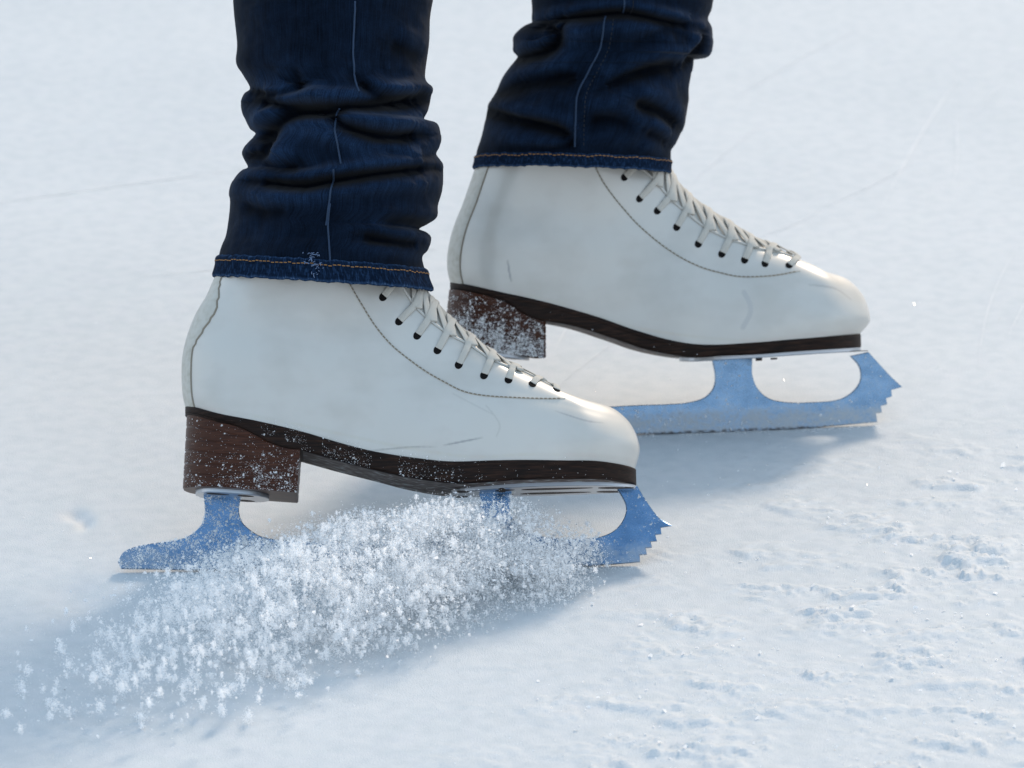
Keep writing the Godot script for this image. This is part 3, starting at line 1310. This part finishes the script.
func make_spray(ice: Ice) -> void:
	var rng := RandomNumberGenerator.new()
	rng.seed = 900
	var clump := noise(17, 26.0, FastNoiseLite.TYPE_SIMPLEX_SMOOTH, 3)
	var sets := [[], [], [], []]
	var o := Node3D.new()
	o.name = "snow_spray"
	o.set_meta("kind", "stuff")
	o.set_meta("label", "burst of white snow thrown up by the nearer skate's blade")
	o.set_meta("category", "snow spray")
	add_child(o, true)
	# thrown off along the blade, travelling back and towards the viewer
	for k in 340000:
		var p := spray_point(rng)
		if rng.randf() < smoothstep(0.08, 0.22, p.z) * 0.9:
			continue
		var d := clump.get_noise_3d(p.x, p.y * 1.3, p.z * 0.7)
		if d < rng.randf_range(-0.45, 0.2):
			continue
		var size := 0.00015 + 0.00025 * rng.randf()
		if rng.randf() < 0.12:
			size += 0.0008 * pow(rng.randf(), 2.0)
		if p.y < ice.height(p.x, p.z):
			p.y = ice.height(p.x, p.z) + size * 0.4
		sets[k % 3].append(Transform3D(random_basis(rng, size), p))
	for k in 10500:      # soft clots of many grains
		var p := spray_point(rng)
		if clump.get_noise_3d(p.x, p.y * 1.3, p.z * 0.7) < rng.randf_range(-0.4, 0.22):
			continue
		if rng.randf() < smoothstep(0.10, 0.27, p.z) * 0.75:
			continue
		var big := (0.0006 + 0.0024 * pow(rng.randf(), 2.5)) * lerpf(0.75, 1.7, smoothstep(0.03, 0.22, p.z))
		var cnt := int(10 + big * 60000.0)
		var drift := Vector3(-0.6, 0.15, 0.75) * big * rng.randf_range(0.1, 0.7)
		for g in cnt:
			var away := Vector3(rng.randfn(), rng.randfn(), rng.randfn())
			away = away.normalized() * pow(rng.randf(), 0.5) if k % 5 < 2 else away * 0.68
			var q := p + away * big * (0.75 + 0.75 * clump.get_noise_3dv(away * 0.05 + p * 3.0)) + drift * away.x
			var size := rng.randf_range(0.00015, 0.00034) + big * 0.05 * rng.randf()
			q.y = maxf(q.y, ice.height(q.x, q.z) + size * 0.3)
			sets[g % 3].append(Transform3D(random_basis(rng, size), q))
	# shavings heaped where each blade bites
	for b in [[frame(Vector3(-0.044, 0.0, 0.0091), 2.0, 0.0), -0.115, 0.12], [frame(Vector3(0.1244, 0.0, -0.2531), 7.0, 0.0), -0.13, 0.12]]:
		for k in 5000:
			var x := rng.randf_range(b[1], b[2])
			if clump.get_noise_2d(x * 3.0, b[1] * 50.0) < rng.randf_range(-0.3, 0.5):
				continue
			var q: Vector3 = b[0] * Vector3(x, 0, absf(rng.randfn()) * 0.0028 + 0.001)
			var size := 0.00014 + 0.0004 * pow(rng.randf(), 3.0)
			q.y = ice.height(q.x, q.z) + size * 0.4 + 0.0006 * rng.randf()
			sets[k % 3].append(Transform3D(random_basis(rng, size), q))
	for k in 3:
		many("snow_grains", flakes[k], M.spray, sets[k], o)

func spray_point(rng: RandomNumberGenerator) -> Vector3:
	# r: how far a grain has flown; s: where along the blade it left
	var r := pow(rng.randf(), 1.15)
	var s := rng.randf()
	if rng.randf() < 0.45:
		s = clampf(0.42 + rng.randfn() * 0.16, 0, 1)
	var x0 := lerpf(0.05, -0.17, s)
	var reach := lerpf(0.06, 0.28, smoothstep(0.0, 0.75, s)) 
	var fly := r * reach
	var x := x0 - fly * (0.36 + 0.12 * rng.randfn())
	var z := 0.012 + fly * (0.95 + 0.08 * rng.randfn())
	var arch := lerpf(0.026, 0.058, smoothstep(0.0, 0.25, s)) * (1.0 - 0.55 * smoothstep(0.5, 1.0, s))
	var hgt := (arch * 4.0 * (r * 0.8 + 0.1) * (1.0 - r * 0.8 - 0.1) + 0.008) * pow(rng.randf(), 0.85)
	return Vector3(x + rng.randfn() * 0.006, absf(hgt + rng.randfn() * 0.002), z + rng.randfn() * 0.006)

# ---------------------------------------------------------------- denim pictures
func denim_picture(s: int, worn: bool) -> ImageTexture:
	var w := 600
	var h := 400
	var im := Image.create(w, h, false, Image.FORMAT_RGB8)
	var n := noise(s, 0.02, FastNoiseLite.TYPE_SIMPLEX, 3)
	var warp := noise(s + 3, 0.35, FastNoiseLite.TYPE_SIMPLEX, 2)
	for y in h:
		for x in w:
			var streak := warp.get_noise_2d(x * 1.6, y * 0.02)
			var thread := warp.get_noise_2d(x * 3.0 + y * 1.5, y * 3.0)
			var t := 0.42 + streak * 0.24 + thread * 0.2 + n.get_noise_2d(x, y) * 0.1
			if worn:
				var v := y / float(h)
				t += 0.45 * smoothstep(0.86, 1.0, v) + 0.55 * smoothstep(0.12, 0.0, v) + 0.35 * smoothstep(0.1, 0.6, warp.get_noise_2d(x * 0.3, y * 0.012)) - thread * 0.16 - 0.1
			t = clampf(t, 0, 1.3)
			var c := Vector3(0.0015, 0.005, 0.015).lerp(Vector3(0.040, 0.096, 0.215), minf(t, 1.0) ** 1.4)
			if t > 0.85:
				c = c.lerp(Vector3(0.20, 0.30, 0.46), (t - 0.85) * 1.3)
			im.set_pixel(x, y, lin(c.x, c.y, c.z))
	return ImageTexture.create_from_image(im)

# ---------------------------------------------------------------- outlines of each skate and trouser leg, in millimetres in its own upright plane
func near_data() -> Dictionary:
	return {
		"seed": 1,
		"back": pts([-153.9, 101.1, -155.6, 109.1, -156.2, 121.5, -155.5, 133.9, -152.4, 146.3, -147.4, 158.7, -141.1, 169.2, -137.4, 177.3, -134.9, 182.9, -130.5, 191.6]),
		"strip": pts([-152.2, 101.3, -154, 116.7, -151.4, 132.1, -145.2, 144.4, -137.8, 154.9, -134.7, 162.9, -132.8, 178.4]),
		"welt": pts([-152.9, 97, -132.9, 93.1, -108.7, 87.9, -83.2, 81.5, -60.3, 74.5, -36, 68.1, -11.8, 63.6, 6.4, 61.5, 36.8, 61.2, 73.2, 60.8, 97.6, 60.5, 120.1, 59]),
		"toe": pts([121.8, 62.7, 123.5, 70.7, 122.7, 78.2, 119.8, 85.6, 115, 91.9, 107.7, 97.6, 98.5, 100.8]),
		"top": pts([98.5, 100.8, 84.4, 104, 75.2, 107.2, 66.1, 111.7, 56.9, 117.4, 41.7, 126.2, 32.5, 132.6, 20.4, 142.6, 8.2, 153.4, 0.9, 161.5, -6.4, 170.3, -12.4, 182.3, -17.1, 197.9]),
		"eye": pts([-32.4, 165.3, -22.8, 150.3, -11.9, 141.5, 0.2, 132.1, 12.9, 122.7, 28.1, 115.7, 42.8, 112.5, 57.4, 109.9, 72, 106.6]),
		"lacetop": pts([-26.7, 172.7, -14, 160.1, -5.5, 151.3, 5.4, 142.5, 18.8, 135.6, 32.2, 125.5, 45, 119.8, 59.7, 117.8, 70.6, 109.6]),
		"stitch": pts([-53.7, 172.2, -51.3, 167.9, -46, 159.2, -38.2, 146.8, -29.2, 135.6, -20.1, 127.5, -8.1, 118.1, 4, 110.6, 16.1, 104.3, 31.3, 101.1, 49.5, 99.7, 64.7, 99.5, 76.9, 100]),
		"soleb": pts([-83.9, 70.6, -60.4, 63.6, -36.2, 57.2, -18.1, 52.7, 6.1, 48.8, 24.3, 48.6, 48.6, 49.5, 72.9, 49.9, 97.2, 50.2, 119.7, 49.9]),
		"heel": pts([-152.9, 97, -156.8, 50.6, -86.6, 44.9, -83.9, 71.1]),
		"blade": pts([-144.4, 49.1, -143.3, 38, -144.5, 30.6, -148.8, 25.1, -155.6, 20.9, -176.9, 17.5, -186.1, 15.7, -193.4, 12.2, -196.5, 6.7, -194.7, 2.4, -116.1, 0.2, -0, -0.3, 73.5, -0.3, 113.3, 2, 122.5, 2.8, 122.3, 7, 126.8, 7.3, 126, 11.3, 130, 11.6, 129.2, 15.2, 133.1, 15.4, 132.1, 19.3, 135.9, 19.7, 135.5, 23.7, 142.6, 24.8, 135.3, 29.2, 131.1, 34.2, 126.3, 41.6, 121.6, 49.7, 107.5, 49.9, 112.2, 43, 114.6, 36.2, 113.2, 30, 107.6, 22.7, 98.3, 18.5, 82.9, 17.5, 64.6, 18.9, 52.4, 22.8, 46.3, 28.4, 43.4, 35.8, 44.1, 45, 45.4, 49.4, 23.9, 48.4, 25.1, 42.2, 23.1, 33, 17.5, 25.6, 6.4, 20.8, -24.2, 17.5, -85.4, 18.2, -108.6, 21, -115.9, 25.4, -120.7, 30.3, -122.5, 37.7, -120.6, 47.6]),
		"jl": pts([-136.1, 182.9, -133.6, 196, -131.7, 202.2, -129.2, 208.4, -127.2, 220.9, -126.6, 230.3, -127.2, 234.1, -125.9, 239.7, -122.1, 245.3, -118.4, 248.7, -114.7, 250.3, -117.1, 254.7, -118.9, 259.1, -117.1, 263.5, -113.9, 267.2, -109.6, 272.2, -113.9, 276, -116.3, 280.5, -118.7, 285.5, -119.3, 291.2, -117.4, 296.9, -113.7, 300.6, -117.9, 308.8, -122.2, 316.5, -121.5, 328.5, -123.2, 346.8, -123.8, 356.3]),
		"jr": pts([-3.3, 172.8, -6.8, 185.3, -8.5, 193.5, -4.8, 197.8, -2.8, 205.3, -5.9, 209.1, -10.2, 211, -4.6, 214.1, 1, 218.4, 1.8, 225.9, 4.4, 235.3, 5.2, 249.8, 3.4, 254.2, 1, 258, 2.9, 262.4, 4.2, 268, 2.4, 276.2, -1.9, 278.2, -6.8, 279.5, -3.6, 285.7, -1.7, 293.9, -1, 299.6, -5.2, 305.9, -2.5, 327.4, -1.6, 343.9, 0.4, 355.3]),
		"folds": [
			[6, 6, pts([-112.7, 290.5, -84.2, 285.9, -44.6, 286.2, -19.6, 289.7, -6.1, 294.5])],
			[6, 7, pts([-108.7, 262.6, -96.4, 276.1, -84.2, 282.8, -64.1, 284.5])],
			[6, 6, pts([-7.6, 269.1, -30.8, 268, -55.7, 274.5, -64.1, 282.6])],
			[6, 5, pts([-113.7, 241, -84.6, 237.6, -61.5, 241.1, -31, 245.2, 0, 248])],
			[3, 8, pts([-105.7, 250.8, -94.8, 247, -82.7, 248.7])],
			[4, 6, pts([-115.1, 299.2, -100.5, 294.1, -84.7, 295.8, -83.4, 303.9])],
			[4, 6, pts([-46.8, 303.6, -38.4, 294.8, -23.2, 290.9, -6.1, 290.8])],
			[3.5, 6, pts([-45.5, 206.4, -26.1, 202.5, -9.7, 201.1])],
			[2, 6, pts([-7.5, 185.1, -22.6, 189.6, -40.8, 188.5])],
			[1.5, 7, pts([-1.7, 212.8, -19.3, 215.4, -34.5, 211.9])],
			[1.5, 7, pts([-119.3, 227.5, -104.2, 221.2, -89, 223.5])],
			[1.5, 8, pts([-27.1, 325.8, -5.8, 316.9])],
			[3, 5, pts([-117.2, 258.3, -105.7, 257.6, -102, 265.6])],
			[2, 6, pts([-33.9, 257.6, -12.7, 253.6, 1.3, 257.2])],
		],
		"seam": [pts([-48.2, 343.6, -49, 324.9, -49.8, 310.6, -49.3, 300.1, -47.6, 287]), pts([-58, 278.5, -60.5, 272.3, -61.2, 265.5, -59.5, 253.1, -57.8, 242]), pts([-62.1, 238.3, -64, 226, -67.3, 204.5]), pts([-64.7, 217.4, -66.1, 205.8, -65.6, 195.3, -65.1, 181.8])],
		"dip": 0.14, "thigh": 2.0, "breast": 0.0, "frost": 0.55,
		"plate": [-149.0, -104.0, 8.0, 121.0],
		"heel_flecks": 5500, "sole_flecks": 2600, "blade_flecks": 60000,
		"marks": [
			[pts([2, 72, 14, 74, 26, 76]), 1.0, 0.4, lin(0.2, 0.2, 0.2)],
			[pts([-45, 70, -20, 71.5, -2, 71]), 1.0, 0.55, lin(0.25, 0.24, 0.22)],
			[pts([70, 92, 88, 86, 100, 85]), 1.0, 0.45, lin(0.3, 0.3, 0.3)],
			[pts([8, 104, 20, 97, 32, 90]), 0.8, 0.1, lin(0.3, 0.3, 0.3)],
			[pts([28, 96, 36, 84, 34, 76]), 0.8, 0.1, lin(0.35, 0.34, 0.32)],
			[pts([-150, 99, -84, 86, 7, 66, 60, 65, 122, 64]), 2.2, 0.5, lin(0.5, 0.46, 0.36)],
		],
	}

func far_data() -> Dictionary:
	return {
		"seed": 2,
		"back": pts([-161.2, 104.7, -162.8, 113.3, -162.5, 123.2, -160.1, 134.3, -156.4, 144.7, -151.3, 155.8, -146.2, 168.8, -141.8, 179.8, -136.7, 190.2]),
		"strip": pts([-160.4, 105.7, -161.3, 118.2, -158.7, 132.6, -154.3, 144.2, -148.6, 155.2, -142.3, 164.8, -140.5, 179.2]),
		"welt": pts([-164.3, 104.2, -133.1, 97.2, -101.8, 88.9, -67.9, 77.8, -41.9, 67.7, -22.2, 61.1, -2.5, 57.7, 24.1, 57.4, 64.1, 59.2, 108.9, 60.9]),
		"toe": pts([114.6, 61.1, 116.3, 69, 115.9, 77, 113.5, 85, 109.1, 91.8, 103.2, 97.4, 96.6, 100.9]),
		"top": pts([96.6, 100.9, 84.6, 104.7, 74.7, 110.3, 68.1, 113.2, 54.9, 120.3, 38.4, 127.5, 25.3, 136.6, 12.2, 145, -0.8, 155.3, -7.2, 162.2, -12.9, 170.3, -17.3, 179.7, -22.1, 194.4]),
		"eye": pts([-47.5, 170, -37.5, 155.9, -25.8, 147.6, -13.6, 136.6, -0, 125, 15, 117.9, 29.5, 113.4, 42.8, 110.3, 59.4, 108.4]),
		"lacetop": pts([-38.8, 178, -27.2, 166.4, -17.7, 155.5, -7.4, 145.9, 6.2, 134.2, 20.6, 126.5, 33.8, 121.4, 47.1, 118.3, 66.3, 112.3]),
		"stitch": pts([-69.2, 182.6, -68.1, 177.4, -63.8, 168, -56.9, 158, -48.7, 147.9, -39.2, 137.1, -26.4, 125.5, -13.5, 115.9, -0.5, 108.9, 12.6, 104.5, 25.8, 101.4, 45.7, 101.3, 65.8, 103.9]),
		"soleb": pts([-102.8, 77.1, -81.9, 72.4, -55.8, 62.9, -36.3, 55.7, -10, 50.1, 9.9, 50, 36.5, 50.4, 63.1, 51.4, 107.2, 52.4]),
		"heel": pts([-164.3, 104.2, -168.5, 63.2, -103.8, 53, -102.3, 77.1]),
		"blade": pts([-145.8, 56.1, -144.9, 44.2, -149.2, 35.8, -157.4, 30.2, -182, 25.8, -193.4, 21.7, -196.9, 17.2, -196.4, 13.2, -179.4, 8.6, -133.2, 4.2, -80.1, 1.5, -40.1, 0.6, 0, 0, 40.2, -0.2, 80.6, 0.5, 119.2, 2.4, 118.4, 8.1, 122.6, 8.5, 121.9, 12.9, 126.4, 13.8, 125.6, 17.8, 129.7, 19, 129.4, 23.3, 136.9, 25, 129.1, 32.6, 122.6, 40.1, 114.9, 49.1, 102.6, 46.9, 108.4, 39.3, 108.8, 30.7, 103.8, 23.6, 94.8, 18.6, 77.9, 17.2, 57.7, 18, 46.4, 21.1, 39.3, 28, 36.3, 36.7, 36.7, 48, 9.9, 47.7, 11.4, 35.7, 9.8, 29.1, 4.2, 23.4, -5.9, 20.4, -19.3, 19.6, -39.4, 19.7, -79.4, 19.3, -112.6, 20.5, -120.4, 26.1, -132, 35.8, -133, 43.7, -131.2, 55.5]),
		"jl": pts([-143.4, 180.5, -142.2, 186.4, -140.6, 193, -136.2, 203.4, -134.6, 212.5, -132.2, 221.7, -127.3, 229.4, -122.3, 237.9, -116.7, 246.3, -111.8, 252.7, -113, 256.7, -113.5, 260.7, -114, 264.7, -111.9, 268.5, -107.1, 272.4, -100.3, 275.5, -100.7, 282.7, -101.1, 289.3]),
		"jr": pts([-14.2, 172.3, -13.2, 180.9, -13, 186.9, -9.4, 192, -4.1, 201.1, -2.1, 209, 0.3, 218.9, 0.6, 228.1, 3.1, 240, 5.4, 247.2, 11.4, 247, 15.5, 250.2, 17.2, 259.4, 17.5, 266.7, 15.1, 272.8, 18, 279.3, 19.6, 285.9]),
		"folds": [
			[5, 5, pts([-107.2, 271.3, -88.1, 273.3, -49.9, 276.1, -28.4, 271.6, 3.6, 265.4])],
			[5, 6, pts([-117.8, 249.5, -98.7, 252.8, -90.4, 264.3, -99.4, 268.4])],
			[2.5, 9, pts([-134.6, 221.4, -109.2, 234.3, -76.4, 235.2])],
			[4, 6, pts([-138, 218.3, -119.3, 209.9, -92.8, 201.3, -85.3, 193.2])],
			[3, 7, pts([-64.9, 227.1, -29.6, 239.7, -4.5, 242.2])],
			[4, 7, pts([-44.2, 218.6, -23.5, 210.8, -9.3, 201.9])],
			[3, 6, pts([-35.1, 199.5, -18.3, 191.1])],
			[2, 7, pts([-75.6, 206.6, -59.1, 207.4, -39.7, 200.3])],
			[4, 5, pts([-5.1, 243.5, 5.9, 254.9, 8.2, 262.7])],
			[2.5, 7, pts([-37.5, 258.8, -17.6, 262.1, 1.9, 253.7])],
			[2, 6, pts([-82.7, 191.9, -96, 187.7, -131.9, 189.5])],
		],
		"seam": [pts([-47.1, 283.4, -47.2, 279.5, -48, 275.7]), pts([-59.9, 273.4, -62.3, 261.8, -64.7, 251.5, -71.7, 238.7, -79.4, 225.3, -81.9, 213, -83.4, 189])],
		"dip": 0.0, "thigh": -7.0, "breast": 5.0, "frost": 1.0,
		"plate": [-158.0, -112.0, -12.0, 110.0],
		"heel_flecks": 20000, "sole_flecks": 60, "blade_flecks": 20000,
		"marks": [
			[pts([-128, 118, -127, 110, -126, 104]), 1.1, 0.5, lin(0.3, 0.3, 0.3)],
			[pts([26, 92, 30, 80, 24, 68]), 2.5, 0.12, lin(0.45, 0.44, 0.42)],
			[pts([70, 95, 88, 92, 100, 84]), 1.2, 0.4, lin(0.4, 0.38, 0.35)],
			[pts([-150, 102, -101, 91, -40, 70, 26, 60, 66, 62, 111, 64]), 2.0, 0.45, lin(0.52, 0.47, 0.37)],
			[pts([108, 98, 114, 88, 115, 74]), 1.6, 0.4, lin(0.45, 0.40, 0.33)],
		],
	}


func _ready() -> void:
	# camera: a long lens from about waist height
	var cam := Camera3D.new()
	cam.name = "camera"
	cam.fov = 8.872
	cam.near = 0.05
	cam.far = 300.0
	var pitch := deg_to_rad(18.0)
	cam.position = Vector3(0, 0.116 + 3.0 * sin(pitch), 3.0 * cos(pitch))
	cam.rotation = Vector3(-pitch, 0, 0)
	var lens := CameraAttributesPhysical.new()
	lens.frustum_focal_length = 154.7
	lens.frustum_focus_distance = 2.99
	lens.frustum_near = 0.05
	lens.frustum_far = 300.0
	lens.exposure_aperture = 12.0
	cam.attributes = lens
	add_child(cam, true)
	cam.current = true
	var env := Environment.new()
	env.background_mode = Environment.BG_SKY
	var sm := ProceduralSkyMaterial.new()
	sm.sky_top_color = Color(0.635, 0.745, 0.85)
	sm.sky_horizon_color = Color(0.95, 0.965, 0.98)
	sm.sky_curve = 0.2
	sm.ground_bottom_color = Color(0.75, 0.8, 0.84)
	sm.ground_horizon_color = Color(0.80, 0.85, 0.90)
	sm.sky_energy_multiplier = 1.04
	sm.sun_angle_max = 60.0
	sm.sun_curve = 0.9
	var sky := Sky.new()
	sky.sky_material = sm
	env.sky = sky
	env.tonemap_mode = Environment.TONE_MAPPER_LINEAR
	env.tonemap_exposure = 1.42
	env.sdfgi_enabled = true
	env.ssao_enabled = true
	env.ssil_enabled = true
	var we := WorldEnvironment.new()
	we.name = "world_environment"
	we.environment = env
	add_child(we, true)
	var sun := DirectionalLight3D.new()
	sun.name = "sun"
	sun.light_energy = 0.62
	sun.light_color = Color(1.0, 0.925, 0.84)
	sun.light_angular_distance = 11.0
	sun.shadow_enabled = true
	add_child(sun, true)
	sun.look_at_from_position(Vector3(0.46, 0.74, -1.0), Vector3.ZERO)

	make_materials()
	for k in 3:
		lumps.append(lump(60 + k))
	for k in 3:
		flakes.append(flake(80 + k))
	var ice := Ice.new()
	ice.dents = [Vector4(-0.275, -0.09, 0.006, 0.010), Vector4(-0.268, -0.075, 0.004, 0.012), Vector4(-0.262, 0.06, 0.02, 0.03)]
	make_ice(ice)

	var near := near_data()
	var far := far_data()
	var near_at := Vector3(-0.044, 0.0, 0.0091)
	var far_at := Vector3(0.1244, 0.0, -0.2531)
	make_skate(near, "ice_skate", near_at, 2.0, 26.0, "nearer white figure skate tipped on its edge, throwing up a burst of snow")
	make_skate(far, "ice_skate_001", far_at, 7.0, 18.0, "white figure skate standing flat behind, snow caked on its brown heel")
	var person := Node3D.new()
	person.name = "person"
	person.position = Vector3(0.0, 0.0, -0.12)
	person.set_meta("label", "person skating in dark blue jeans with worn hems, seen from the shins down")
	person.set_meta("category", "person")
	add_child(person, true)
	make_leg(near, near_at, 2.0, 26.0, person)
	make_leg(far, far_at, 7.0, 18.0, person)
	make_loose_snow(ice)
	make_spray(ice)

func make_materials() -> void:
	var grain := noise_tex(3, 0.05, 512, 4)
	M.leather = mat(Color(1, 1, 1), 0.42)
	M.leather.metallic_specular = 0.65
	M.leather.heightmap_enabled = true
	M.leather.heightmap_texture = grain
	M.leather.heightmap_scale = 0.012
	M.leather.uv1_triplanar = false
	M.leather.heightmap_enabled = false
	M.leather.clearcoat_enabled = true
	M.leather.clearcoat = 0.6
	M.leather.clearcoat_roughness = 0.22
	M.leather_plain = mat(lin(0.50, 0.485, 0.445), 0.4)
	M.leather_worn = mat(lin(0.50, 0.485, 0.435), 0.5)
	M.leather_worn.albedo_texture = noise_tex(8, 0.02, 256, 3, ramp([[0.0, Color(0.9, 0.89, 0.86)], [0.6, Color(1, 1, 1)]]))
	M.leather_worn.uv1_triplanar = true
	M.leather_worn.uv1_scale = Vector3(30, 30, 30)
	M.thread_grey = mat(lin(0.24, 0.21, 0.165), 0.8)
	M.seam_shade = mat(lin(0.43, 0.41, 0.36), 0.8)
	M.thread_tan = mat(lin(0.21, 0.175, 0.13), 0.8)
	M.thread_orange = mat(lin(0.30, 0.15, 0.045), 0.8)
	M.thread_dark = mat(lin(0.012, 0.014, 0.018), 0.9)
	M.eyelet = mat(lin(0.010, 0.009, 0.009), 0.8)
	M.eyelet.metallic_specular = 0.15
	M.tongue = mat(lin(0.42, 0.40, 0.355), 0.9)
	M.lace = mat(lin(0.52, 0.495, 0.44), 0.9)
	M.lace.rim_enabled = true
	M.lace.rim = 0.3
	M.lace.heightmap_enabled = true
	M.lace.heightmap_texture = noise_tex(21, 0.12, 256, 2)
	M.lace.heightmap_scale = 0.03
	M.lace.uv1_triplanar = true
	M.lace.uv1_scale = Vector3(60, 60, 60)
	M.sole = mat(Color(1, 1, 1), 0.55)
	M.sole.albedo_texture = noise_tex(33, 0.02, 512, 4, ramp([[0.2, lin(0.007, 0.004, 0.003)], [0.55, lin(0.018, 0.009, 0.006)], [0.9, lin(0.042, 0.020, 0.012)]]))
	M.sole.uv1_triplanar = true
	M.sole.uv1_scale = Vector3(5, 60, 20)
	M.heel = mat(Color(1, 1, 1), 0.4)
	M.heel.albedo_texture = noise_tex(35, 0.02, 512, 4, ramp([[0.1, lin(0.018, 0.006, 0.0035)], [0.5, lin(0.048, 0.016, 0.008)], [0.9, lin(0.085, 0.031, 0.016)]]))
	M.heel.uv1_triplanar = true
	M.heel.uv1_scale = Vector3(5, 90, 10)
	M.outsole = mat(Color(1, 1, 1), 0.8)
	M.outsole.albedo_texture = noise_tex(37, 0.03, 256, 4, ramp([[0.2, lin(0.08, 0.06, 0.05)], [0.6, lin(0.17, 0.14, 0.13)], [0.9, lin(0.4, 0.5, 0.5)]]))
	M.outsole.uv1_triplanar = true
	M.outsole.uv1_scale = Vector3(14, 14, 14)
	M.steel = mat(Color(1, 1, 1), 1.0, 1.0)
	M.plate = mat(lin(0.48, 0.51, 0.55), 0.3, 0.9)
	M.slot = mat(lin(0.03, 0.02, 0.016), 0.7)
	M.snow = mat(lin(0.90, 0.92, 0.94), 0.85)
	M.spray = mat(lin(0.98, 0.982, 0.985), 1.0)
	M.spray.rim_enabled = true
	M.spray.rim = 1.0
	M.spray.rim_tint = 0.0
	M.spray.backlight_enabled = true
	M.spray.backlight = Color(1.0, 1.0, 1.0)
	M.scratch = mat(lin(0.72, 0.735, 0.75), 0.8)
	M.crystal = mat(lin(0.95, 0.96, 0.97), 0.15, 0.9)
	M.ice = mat(Color(1, 1, 1), 0.6)
	M.ice.metallic_specular = 0.25
	M.ice.vertex_color_use_as_albedo = true
	M.ice.albedo_texture = noise_tex(43, 0.012, 1024, 7, ramp([[0.15, Color(0.955, 0.965, 0.97)], [0.5, Color(0.98, 0.985, 0.988)], [0.85, Color(1, 1, 1)]]))
	M.ice.heightmap_enabled = true
	M.ice.heightmap_texture = noise_tex(41, 0.2, 1024, 3)
	M.ice.heightmap_scale = 0.04
	M.ice.uv1_triplanar = true
	M.ice.uv1_world_triplanar = true
	M.ice.uv1_scale = Vector3(4.3, 4.3, 4.3)
	M.denim = mat(Color(1, 1, 1), 0.85)
	M.denim.albedo_texture = denim_picture(51, false)
	M.denim.metallic_specular = 0.12
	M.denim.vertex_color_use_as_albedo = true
	M.denim.rim_enabled = true
	M.denim.rim = 0.10
	M.denim.rim_tint = 0.8
	M.hem = mat(Color(0.72, 0.72, 0.72), 0.85)
	M.hem.albedo_texture = denim_picture(57, true)
	M.hem.metallic_specular = 0.12
	M.sole.metallic_specular = 0.25
	M.heel.metallic_specular = 0.3
	M.seam_light = mat(lin(0.014, 0.035, 0.075), 0.85)
	M.fray = mat(lin(0.13, 0.19, 0.31), 0.9)
